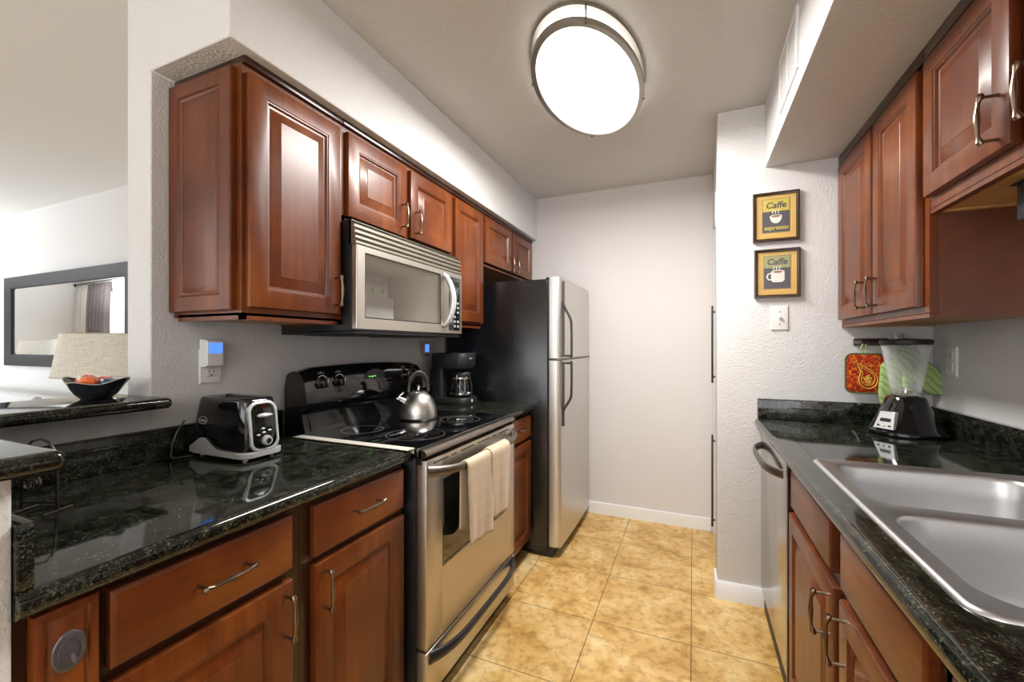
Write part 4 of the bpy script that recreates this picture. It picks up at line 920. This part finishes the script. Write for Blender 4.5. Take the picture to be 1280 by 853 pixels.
# countertop with sink cut-out
CF, SX0, SX1, SY0, SY1 = 0.278, 0.352, 0.878, 0.762, 1.568
b = B()
b.box(CF, SX0, -0.35, 2.3695, 0.874, 0.914, 0.017, 5, lambda c: abs(c.x - CF) < 1e-3 and (c.z > 0.9 or c.z < 0.88))
b.box(SX0 - 0.001, 0.9445, SY1, 2.3695, 0.874, 0.914); b.box(SX0 - 0.001, 0.9445, -0.35, SY0, 0.874, 0.914); b.box(SX1, 0.9445, SY0 - 0.001, SY1 + 0.001, 0.874, 0.914)
props(obj('countertop', b, GRAN, None, org=(0.6, 1.0, 0.874)), 'long black granite countertop holding the sink on the right', 'countertop', 'black granite worktops')
b = B(); b.box(0.923, 0.9445, -0.35, 2.347, 0.9145, 1.012, 0.002); props(obj('backsplash', b, GRAN, None, org=(0.93, 1.0, 0.9145)), 'black granite backsplash strip along the right wall behind the sink', 'backsplash')
b = B(); b.box(0.288, 0.9445, 2.3475, 2.3695, 0.9145, 1.012, 0.002); props(obj('backsplash', b, GRAN, None, org=(0.6, 2.36, 0.9145)), 'short black granite backsplash behind the blender and pot holder', 'backsplash')

# sink
t = thing('sink', 'double-bowl stainless steel sink set into the right countertop', 'sink', (0.61, 1.165, 0.914))
b = B(); ZT = 0.9195
def loop(x0, x1, y0, y1, r, z, n=8): return [(x, y, z) for x, y in rrect((x0 + x1) / 2, (y0 + y1) / 2, (x1 - x0) / 2, (y1 - y0) / 2, r, n)]
O = (0.337, 0.893, 0.746, 1.584); B1 = (0.372, 0.800, 1.188, 1.548); B2 = (0.372, 0.800, 0.782, 1.142)
bm = bmesh.new()
def addloop(pts):
    vs = [bm.verts.new(p) for p in pts]; es = [bm.edges.new((vs[i], vs[(i + 1) % len(vs)])) for i in range(len(vs))]; return vs, es
outer = [loop(*O, 0.035, 0.9145), loop(O[0] + 0.001, O[1] - 0.001, O[2] + 0.001, O[3] - 0.001, 0.034, 0.917), loop(O[0] + 0.005, O[1] - 0.005, O[2] + 0.005, O[3] - 0.005, 0.031, 0.9205), loop(O[0] + 0.012, O[1] - 0.012, O[2] + 0.012, O[3] - 0.012, 0.026, 0.9205), loop(O[0] + 0.016, O[1] - 0.016, O[2] + 0.016, O[3] - 0.016, 0.024, 0.9175)]
V = [addloop(q) for q in outer]
def bridge(A, C):
    n = len(A)
    for i in range(n): bm.faces.new((A[i], A[(i + 1) % n], C[(i + 1) % n], C[i]))
for i in range(len(V) - 1): bridge(V[i][0], V[i + 1][0])
edges = list(V[-1][1])
for Q in (B1, B2):
    ins = [(0, 0.070, 0.9175), (0.004, 0.067, 0.9150), (0.008, 0.064, 0.906), (0.014, 0.060, 0.86), (0.020, 0.058, 0.79), (0.032, 0.055, 0.758), (0.055, 0.05, 0.746), (0.10, 0.04, 0.742), (0.15, 0.02, 0.740)]
    L = [addloop(loop(Q[0] + i_, Q[1] - i_, Q[2] + i_, Q[3] - i_, r_, z_)) for i_, r_, z_ in ins]
    for i in range(len(L) - 1): bridge(L[i][0], L[i + 1][0])
    bm.faces.new(L[-1][0]); edges += L[0][1]
bmesh.ops.triangle_fill(bm, use_beauty=True, use_dissolve=False, edges=edges)
bmesh.ops.recalc_face_normals(bm, faces=bm.faces)
b.bm = bm; o = obj('basin', b, STEELS, t, ang=50)
for Q in (B1, B2):
    c_ = ((Q[0] + Q[1]) / 2, (Q[2] + Q[3]) / 2, 0.7405); b = B(); b.lathe(c_, [(0.045, 0), (0.045, 0.002), (0.036, 0.003), (0.030, 0.0), (0.0001, 0.0005)], 32); obj('drain', b, CHROME, t)

# ------------------------------------------------------------------ BLENDER (appliance)
t = thing('countertop_blender', 'black countertop blender with a clear jar in the far right corner', 'blender', (0.785, 2.185, 0.9142))
BX, BY, BZ = 0.785, 2.185, 0.9142
def ell(cx_, cy_, rx, ry, z, n_=40, p=2.3):
    out = []
    for k in range(n_):
        a = 2 * PI * k / n_; c_, s_ = math.cos(a), math.sin(a)
        out.append((cx_ + rx * abs(c_) ** (2 / p) * (1 if c_ >= 0 else -1), cy_ + ry * abs(s_) ** (2 / p) * (1 if s_ >= 0 else -1), BZ + z))
    return out
b = B(); b.loft([ell(BX - 0.002, BY - 0.01, 0.116, 0.105, 0.002), ell(BX - 0.002, BY - 0.01, 0.122, 0.112, 0.006), ell(BX - 0.002, BY - 0.01, 0.122, 0.112, 0.016), ell(BX, BY - 0.005, 0.113, 0.105, 0.024), ell(BX, BY, 0.090, 0.085, 0.07), ell(BX, BY, 0.068, 0.066, 0.12), ell(BX, BY, 0.060, 0.060, 0.145), ell(BX, BY, 0.054, 0.055, 0.152)])
bs = obj('motor_base', b, BGLO, t, 'glossy black tapered motor base', ang=50)
# silver control plate on the left-front slope
pn = Vector((-0.80, -0.6, 0)).normalized(); tg = Vector((0.6, -0.80, 0)).normalized()
def bpnl(u, v, w_):
    rad = 0.131 - 0.37 * v; 
    return Vector((BX, BY - 0.004, BZ)) + pn * (rad + w_) + tg * u + Vector((0, 0, v))
b = B(); b.loft([[bpnl(-0.036, 0.028, 0), bpnl(0.036, 0.028, 0), bpnl(0.026, 0.092, 0), bpnl(-0.026, 0.092, 0)], [bpnl(-0.036, 0.028, -0.012), bpnl(0.036, 0.028, -0.012), bpnl(0.026, 0.092, -0.02), bpnl(-0.026, 0.092, -0.02)]]); pl = obj('control_plate', b, SILVP, t, 'silver control plate')
b = B(); b.loft([[bpnl(-0.020, 0.055, 0.001), bpnl(0.020, 0.055, 0.001), bpnl(0.018, 0.068, 0.001), bpnl(-0.018, 0.068, 0.001)], [bpnl(-0.020, 0.055, -0.002), bpnl(0.020, 0.055, -0.002), bpnl(0.018, 0.068, -0.002), bpnl(-0.018, 0.068, -0.002)]]); obj('display', b, BPLA, pl)
for q in (-0.02, 0.0, 0.02):
    b = B(); b.ball(bpnl(q, 0.040, 0.001), 0.005, 1, 1, 0.7, 10, 6); obj('button', b, BPLA if q else CHROME, pl)
b = B(); b.lathe((BX, BY, BZ + 0.150), [(0.050, 0), (0.052, 0.008), (0.040, 0.014), (0.0001, 0.014)], 32); obj('jar_collar', b, CHROME, t)
JZ = BZ + 0.165
b = B()
def jar(r0, r1, z0_, z1_, n_=40):
    return [[(BX + (r0 + (r1 - r0) * s_) * math.cos(2 * PI * k / n_), BY + (r0 + (r1 - r0) * s_) * math.sin(2 * PI * k / n_), z0_ + (z1_ - z0_) * s_) for k in range(n_)] for s_ in (0, 0.15, 0.5, 0.85, 1)]
b.loft(jar(0.046, 0.078, JZ, JZ + 0.20), cap=False); j = obj('jar', b, JARP, t, 'clear plastic jar')
md = j.modifiers.new('solid', 'SOLIDIFY'); md.thickness = 0.003
b = B()
for a in range(4):
    an = PI / 4 + a * PI / 2; pts = [(BX + (0.046 + 0.032 * s_ - 0.004) * math.cos(an), BY + (0.046 + 0.032 * s_ - 0.004) * math.sin(an), JZ + 0.2 * s_) for s_ in (0.05, 0.5, 0.95)]; b.tube(pts, 0.003, 6)
obj('jar_rib', b, JARP, j)
b = B(); b.lathe((BX, BY, JZ), [(0.079, 0.192), (0.082, 0.196), (0.082, 0.210), (0.076, 0.214), (0.028, 0.216), (0.0001, 0.216)], 40); ld = obj('lid', b, BMAT, t, 'black jar lid')
b = B(); b.lathe((BX - 0.03, BY, JZ), [(0.024, 0.214), (0.023, 0.238), (0.0001, 0.239)], 24); obj('filler_cap', b, plain('smoky_cap', (0.35, 0.35, 0.35), 0.1, alpha=0.7), ld, 'clear filler cap')
b = B(); b.tube([(BX, BY, JZ + 0.0), (BX, BY, JZ + 0.018)], 0.006, 8); b.box(BX - 0.028, BX + 0.028, BY - 0.005, BY + 0.005, JZ + 0.010, JZ + 0.013); b.box(BX - 0.005, BX + 0.005, BY - 0.024, BY + 0.024, JZ + 0.014, JZ + 0.017); obj('blade', b, CHROME, t)

# ------------------------------------------------------------------ HOOK RAIL, POT HOLDER, MITTS
t = thing('hook_rail', 'short dark wooden hook rail on the end wall behind the blender', 'hook rail', (0.76, 2.37, 1.284))
b = B(); b.box(0.666, 0.865, 2.358, 2.3698, 1.268, 1.300, 0.002); obj('board', b, WOODD, t)
for x in (0.70, 0.765, 0.835):
    b = B(); b.tube([(x, 2.358, 1.282), (x, 2.345, 1.279), (x, 2.341, 1.288)], 0.0025, 8); b.ball((x, 2.341, 1.290), 0.004, u=10, v=6); obj('hook', b, IRON, t)
def pillow(b, outline, F, th, levels=6, w0=0.0):
    cxx = sum(p[0] for p in outline) / len(outline); cyy = sum(p[1] for p in outline) / len(outline)
    rings = []
    for s_ in (-1, 1):
        for k in range(levels):
            q = (k + 0.0) / levels
            q = q if s_ < 0 else 1 - (k + 1) / levels
            pass
    prof = [(0.03, -1), (0.5, -0.93), (0.8, -0.72), (0.94, -0.42), (1.0, 0), (0.94, 0.42), (0.8, 0.72), (0.5, 0.93), (0.03, 1)]
    b.loft([[F(cxx + (u - cxx) * s_, cyy + (v - cyy) * s_, w0 + th / 2 + th / 2 * h) for u, v in outline] for s_, h in prof])
t = thing('pot_holder', 'square paisley pot holder in red, orange and green on the end wall', 'pot holder', (0.702, 2.36, 1.25))
F = FYn(2.352); ol = rrect(0.702, 1.145, 0.070, 0.087, 0.028, 6)
b = B(); pillow(b, ol, F, 0.012); pd = obj('pad', b, PAIS, t, 'quilted paisley pad', ang=60)
b = B(); b.tube([F(u, v, 0.006) for u, v in ol + ol[:1]], 0.0035, 8, cap=False); obj('piping', b, plain('dark_green_piping', (0.08, 0.12, 0.035), 0.8), t)
b = B(); b.tube([F(0.698, 1.232, 0.006), F(0.686, 1.255, 0.006), F(0.694, 1.275, 0.009), F(0.706, 1.272, 0.009), F(0.706, 1.232, 0.006)], 0.003, 8); obj('hanging_loop', b, MITT, t, 'green hanging loop')
# paisley teardrop motif
def tear(sc, w_):
    pts = []
    for k in range(29):
        a = 2 * PI * k / 28; r = sc * (0.040 * (1 - 0.25 * math.sin(a)))
        u = 0.712 + r * math.cos(a) * 0.8 - (0.035 * sc * max(0, math.sin(a)) ** 4); v = 1.128 + r * math.sin(a) + 0.030 * sc * max(0, math.sin(a)) ** 5
        pts.append(F(u, v, w_))
    return pts
b = B(); b.tube(tear(1.0, 0.0125), 0.0022, 6, cap=False, flat=(1, 1)); b.tube(tear(0.72, 0.0128), 0.0014, 6, cap=False)
random.seed(5)
for k in range(12):
    a = k * 2.4; r = 0.0045 * math.sqrt(k); b.ball(F(0.710 + r * math.cos(a), 1.118 + r * math.sin(a) * 1.2, 0.0130), 0.0042, 1, 0.4, 1.2, 8, 6)
obj('motif', b, PGOLD, pd, 'gold paisley teardrop')
def mitt(label, ax, az, ang_, sgn, hook, y0=2.346, sc=0.92):
    t = thing('oven_mitt', label, 'oven mitt', (ax, 2.352, az), group='green oven mitts')
    ol = [(-0.052, 0.0), (-0.054, -0.09), (-0.058, -0.16), (-0.050, -0.205), (-0.030, -0.232), (-0.004, -0.238), (0.020, -0.226), (0.034, -0.198), (0.038, -0.150), (0.040, -0.140), (0.062, -0.165), (0.082, -0.170), (0.092, -0.155), (0.086, -0.130), (0.060, -0.095), (0.050, -0.07), (0.050, 0.0)]
    # smooth outline
    for _ in range(2):
        q = []
        for i in range(len(ol)):
            a, c = ol[i], ol[(i + 1) % len(ol)]; q += [(a[0] * 0.75 + c[0] * 0.25, a[1] * 0.75 + c[1] * 0.25), (a[0] * 0.25 + c[0] * 0.75, a[1] * 0.25 + c[1] * 0.75)]
        ol = q
    ca, sa = math.cos(ang_), math.sin(ang_)
    ol2 = [(ax + sgn * u * sc * ca - v * sc * sa, az + sgn * u * sc * sa + v * sc * ca) for u, v in ol]
    F = FYn(y0); b = B()
    rings = []
    # flat faced pad: inset outline by normals
    n = len(ol2)
    def inset(d):
        out = []
        for i in range(n):
            p, q = Vector(ol2[i - 1]), Vector(ol2[(i + 1) % n]); tg_ = (q - p).normalized(); nm = Vector((-tg_.y, tg_.x)) * (1 if sgn > 0 else -1)
            c = Vector(ol2[i]) + nm * d; out.append((c.x, c.y))
        return out
    area_ = sum(ol2[i][0] * ol2[(i + 1) % n][1] - ol2[(i + 1) % n][0] * ol2[i][1] for i in range(n)); fs = 1 if (area_ > 0) == (sgn > 0) else -1
    for d, wv in ((0.010, 0.0), (0.003, 0.003), (0.0, 0.009), (0.003, 0.015), (0.010, 0.019)):
        rings.append([F(u, v, wv) for u, v in inset(d * fs)])
    b.loft(rings); m_ = obj('mitt_body', b, MITT, t, 'pale green quilted body', ang=60)
    b = B(); b.tube([F(ax - 0.004, az - 0.002, 0.008), F(hook - 0.005, 1.268, 0.006), F(hook, 1.290, 0.006), F(hook + 0.006, 1.268, 0.006), F(ax + 0.006, az - 0.002, 0.008)], 0.0025, 6); obj('hanging_loop', b, MITT, t)
    return t
mitt('green oven mitt hanging straight behind the left side of the blender', 0.802, 1.205, -0.03, 1, 0.790)
mitt('green oven mitt slanting out to the right of the blender base', 0.815, 1.245, 0.62, -1, 0.835, 2.325, 0.95)

# ------------------------------------------------------------------ BOWL WITH SWEETS
t = thing('decorative_bowl', 'dark glazed leaf-shaped bowl on the raised bar ledge', 'bowl', (-1.583, 0.655, 1.1167))
C0 = (-1.583, 0.655, 1.1167)
AT = 0.403
def bmod(r, h, a):
    k = h / 0.046; pt = abs(math.cos((a - AT) * 1.0)) ** 14 * (1 if k > 0.2 else 0)
    f = (1 + 0.06 * k * math.cos(4 * (a - AT)) + 0.34 * pt * k ** 2) * 0.93
    return r * f, h + 0.010 * pt * k ** 2 + 0.004 * k * math.cos(4 * (a - AT))
b = B(); b.lathe(C0, [(0.0001, 0), (0.036, 0), (0.038, 0.003), (0.050, 0.014), (0.062, 0.030), (0.070, 0.046), (0.067, 0.046), (0.058, 0.030), (0.046, 0.015), (0.034, 0.006), (0.0001, 0.006)], 64, 'z', bmod); obj('shell', b, CERB, t, ang=60)
b = B(); R = []
for k in range(65):
    a = 2 * PI * k / 64; r, h = bmod(0.0685, 0.0465, a); R.append((C0[0] + r * math.cos(a), C0[1] + r * math.sin(a), C0[2] + h))
b.tube(R, 0.0016, 6, cap=False); obj('rim', b, CERR, t, 'worn pale rim')
sw = [(-0.020, -0.012, 0.049, 0.026, ORNG, 'bright orange foil sweet at left of the dark bowl'), (0.010, -0.020, 0.047, 0.024, ORN2, 'amber foil sweet at the front of the dark bowl'), (0.0, 0.018, 0.045, 0.024, ORNG, 'orange foil sweet at the back of the dark bowl'), (0.038, 0.006, 0.047, 0.018, BLUF, 'blue foil sweet at right of the dark bowl')]
for i, (dx, dy, dz, r, m_, lb) in enumerate(sw):
    t = thing('wrapped_sweet', lb, 'sweet', (C0[0] + dx, C0[1] + dy, C0[2] + dz), group='foil sweets in the bowl')
    b = B(); b.ball((C0[0] + dx, C0[1] + dy, C0[2] + dz), r, 1.1, 0.9, 0.72, 20, 12)
    for v in b.bm.verts:
        d = noise.noise(v.co * 90 + Vector((i * 7, 0, 0))); v.co += (v.co - Vector((C0[0] + dx, C0[1] + dy, C0[2] + dz))) * d * 0.18
    w1 = obj('wrapped_body', b, m_, t, ang=25)
    if i in (0, 3):
        b = B(); rr = 0.010 if i == 0 else 0.006; p = Vector((C0[0] + dx + (0.005 if i == 0 else 0.01), C0[1] + dy - r * 0.72, C0[2] + dz + r * 0.42)); b.ball(p, rr, 1, 0.5, 0.7, 10, 6)
        obj('wrapper_label', b, CARD, w1)

# ------------------------------------------------------------------ SCROLL STAND
t = thing('scroll_stand', 'wrought iron scroll stand on the counter under the near bar ledge', 'stand', (-1.27, 0.44, 0.9142))
ax_ = Vector((0.93, 0.37, 0)).normalized(); o0 = Vector((-1.285, 0.435, 0.9142))
def Q(u, v, w_=0): return o0 + ax_ * u + Vector((0, 0, v)) + Vector((-0.37, 0.93, 0)) * w_
b = B(); b.tube([Q(0.042, 0.003), Q(0.042, 0.10), Q(0.038, 0.128), Q(0.026, 0.148), Q(0.008, 0.156), Q(-0.010, 0.153), Q(-0.024, 0.140), Q(-0.033, 0.115), Q(-0.036, 0.003)], 0.0028, 8); obj('frame', b, IRON, t)
for dx in (-0.006, 0.008):
    b = B(); pts = []
    for k in range(40):
        a = k / 39 * 3.4 * PI; r = 0.0035 + 0.0135 * (k / 39); pts.append(Q(0.020 + dx + r * math.cos(a + 1.2), 0.098 + r * math.sin(a + 1.2), 0.003))
    pts2 = []
    for k in range(40):
        a = k / 39 * 3.4 * PI; r = 0.0035 + 0.0135 * (k / 39); pts2.append(Q(-0.020 + dx - r * math.cos(a + 1.2), 0.060 - r * math.sin(a + 1.2), 0.003))
    b.tube(pts + pts2[::-1], 0.0026, 6); obj('scroll', b, plain('worn_bronze_wire', (0.20, 0.17, 0.15), 0.35, metal=0.8), t)
b = B(); b.tube([Q(0.042, 0.0035), Q(0.045, 0.0035, -0.03)], 0.0028, 8); b.tube([Q(-0.036, 0.0035), Q(-0.038, 0.0035, -0.03)], 0.0028, 8); b.tube([Q(0.042, 0.0035), Q(0.042, 0.0035, 0.03)], 0.0028, 8); b.tube([Q(-0.036, 0.0035), Q(-0.036, 0.0035, 0.03)], 0.0028, 8); b.tube([Q(-0.036, 0.02), Q(0.042, 0.02)], 0.002, 6); obj('foot', b, IRON, t)

# ------------------------------------------------------------------ LIVING ROOM THINGS
t = thing('wall_mirror', 'wide wall mirror in a dark grey wooden frame in the living room', 'mirror', (-4.68, 1.745, 1.09))
F = FYn(1.7445); b = B(); mx0, mx1, mz0, mz1 = -5.70, -3.70, 1.090, 1.872
for (a, c, d, e, p) in ((mx0, mx1, mz0, mz1, 0),): 
    R = []
    for ins, wv in ((0, 0), (0, 0.028), (0.004, 0.032), (0.085, 0.022), (0.095, 0.018), (0.10, 0.010), (0.10, 0.004)): R.append([F(a + ins, d + ins, wv), F(c - ins, d + ins, wv), F(c - ins, e - ins, wv), F(a + ins, e - ins, wv)])
    b.loft(R, cap=False)
obj('frame', b, FRMG, t, 'brushed dark grey frame')
b = B(); b.conc(F, mx0 + 0.095, mx1 - 0.095, mz0 + 0.095, mz1 - 0.095, [(0, 0.001), (0, 0.006), (0.02, 0.008)]); obj('glass', b, MIRR, t, 'mirror glass')
def lamp(label, x, y, zt):
    t = thing('table_lamp', label, 'lamp', (x, y, 0.58))
    b = B(); R = []
    for (r, z) in ((0.212, zt - 0.265), (0.172, zt), (0.170, zt), (0.210, zt - 0.265), (0.212, zt - 0.265)): R.append([(x + r * math.cos(2 * PI * k / 48), y + r * math.sin(2 * PI * k / 48), z) for k in range(48)])
    b.loft(R, cap=False); obj('lamp_shade', b, SHADE, t, 'cream linen drum shade', ang=60)
    for (r, z) in ((0.2125, zt - 0.263), (0.1725, zt - 0.002)):
        b = B(); b.tube([(x + r * math.cos(2 * PI * k / 48), y + r * math.sin(2 * PI * k / 48), z) for k in range(49)], 0.003, 6, cap=False); obj('shade_trim', b, CURTL, t)
    b = B(); b.lathe((x, y, 0.5805), [(0.0001, 0), (0.075, 0), (0.075, 0.012), (0.03, 0.025), (0.045, 0.10), (0.07, 0.20), (0.06, 0.30), (0.02, 0.38), (0.012, 0.40), (0.012, zt - 0.70), (0.0001, zt - 0.70)], 32); obj('lamp_base', b, CERB, t)
    b = B(); b.ball((x, y, zt - 0.12), 0.03); b.tube([(x, y, zt - 0.15), (x, y, zt - 0.2)], 0.013, 10); obj('bulb', b, plain('bulb_glow', (1, 1, 1), 0.5, emis=(1, 0.86, 0.66), emis_s=5), t)
    l = bpy.data.lights.new('lamp_glow', 'POINT'); l.energy = 2.0; l.color = (1, 0.86, 0.68); l.shadow_soft_size = 0.05
    lo = bpy.data.objects.new('lamp_glow', l); COL.objects.link(lo); lo.location = (x, y, zt - 0.07)
    tb = thing('end_table', label.split(' lamp')[0].replace('lit', '').strip() + ' lamp end table, grey wood', 'table', (x, y, 0))
    b = B(); b.box(x - 0.25, x + 0.25, y - 0.22, y + 0.24, 0.55, 0.58, 0.003); obj('tabletop', b, FRMG, tb)
    for sx in (-1, 1):
        for sy in (-1, 1):
            b = B(); b.box(x + sx * 0.22 - 0.02, x + sx * 0.22 + 0.02, y + 0.01 + sy * 0.19 - 0.02, y + 0.01 + sy * 0.19 + 0.02, 0, 0.5495); obj('leg', b, FRMG, tb)
    return t, tb
a_, tb1 = lamp('lit table lamp with cream shade behind the dark bowl', -3.40, 1.42, 1.343)
c_, tb2 = lamp('second lit lamp with cream shade, seen only in the mirror', -6.42, 1.33, 1.31)
tb1['label'] = 'grey wooden end table beside the sofa under the nearer lamp'
tb2['label'] = 'grey wooden end table at the far end of the sofa'
t = thing('sofa', 'off-white upholstered sofa below the wall mirror', 'sofa', (-4.85, 1.25, 0))
b = B(); b.box(-5.92, -3.78, 0.85, 1.73, 0.10, 0.42, 0.03, 3); obj('seat_base', b, SOFA, t)
b = B(); b.box(-5.90, -3.80, 1.50, 1.725, 0.40, 0.90, 0.05, 4); obj('backrest', b, SOFA, t)
for x in (-5.90, -3.94): b = B(); b.box(x, x + 0.16, 0.87, 1.6, 0.38, 0.62, 0.04, 4); obj('armrest', b, SOFA, t)
for x in (-5.72, -4.82): b = B(); b.box(x, x + 0.87, 0.88, 1.49, 0.425, 0.56, 0.04, 4); obj('seat_cushion', b, SOFA, t)
for x in (-5.8, -3.95):
    for y in (0.95, 1.6): b = B(); b.lathe((x, y, 0), [(0.02, 0), (0.028, 0.10), (0.0001, 0.10)], 14); obj('leg', b, FRMG, t)
t = thing('throw_pillow', 'white throw pillow leaning on the sofa back, one corner up', 'pillow', (-4.45, 1.40, 0.75))
b = B(); ol = rrect(0, 0, 0.13, 0.13, 0.02, 5); ca, sa = math.cos(0.5), math.sin(0.5)
ol = [(-4.30 + u * ca - v * sa, 0.742 + u * sa + v * ca) for u, v in ol]; pillow(b, ol, FYn(1.485), 0.10); obj('cushion', b, SOFA, t, ang=60)
# curtains on the living window wall, seen in the mirror
def curtain(label, x0, x1, m_):
    def fn(u, v):
        x = x0 + (x1 - x0) * u; n_ = (x1 - x0) / 0.13
        return (x, -0.035 + 0.045 * math.sin(u * n_ * 2 * PI) + 0.01 * math.sin(u * 37 + v * 2), 0.03 + (2.30 - 0.03) * v)
    t = thing('curtain', label, 'curtain', ((x0 + x1) / 2, -0.035, 0.03), group='curtains on the living room window wall')
    b = B(); b.grid(fn, int((x1 - x0) / 0.01), 12); o = obj('drape', b, m_, t, ang=180); o.modifiers.new('solid', 'SOLIDIFY').thickness = 0.004
    for k in range(int((x1 - x0) / 0.13)):
        xx = x0 + 0.065 + k * 0.13; b = B(); b.tube([(xx, 0.02 * math.cos(a), 2.335 + 0.025 * math.sin(a)) for a in [2 * PI * i / 14 for i in range(15)]], 0.003, 6, cap=False); obj('ring', b, CHROME, t)
curtain('dark grey pleated curtain reflected in the wall mirror', -8.35, -7.60, CURT)
curtain('pale lining curtain at the corner beside the dark curtain', -8.85, -8.38, CURTL)
b = B(); b.tube([(-8.9, 0.0, 2.335), (-3.9, 0.0, 2.335)], 0.012, 10)
for x in (-8.92, -3.88): b.ball((x, 0, 2.335), 0.03)
for x in (-8.3, -4.2): b.tube([(x, 0, 2.335), (x, -0.1, 2.335)], 0.008, 8)
props(obj('curtain_rod', b, IRON, None, org=(-6.4, 0, 2.335)), 'metal curtain rod across the living room window wall', 'curtain rod')
for o in list(bpy.data.objects):
    if '_w' in o: del o['_w']
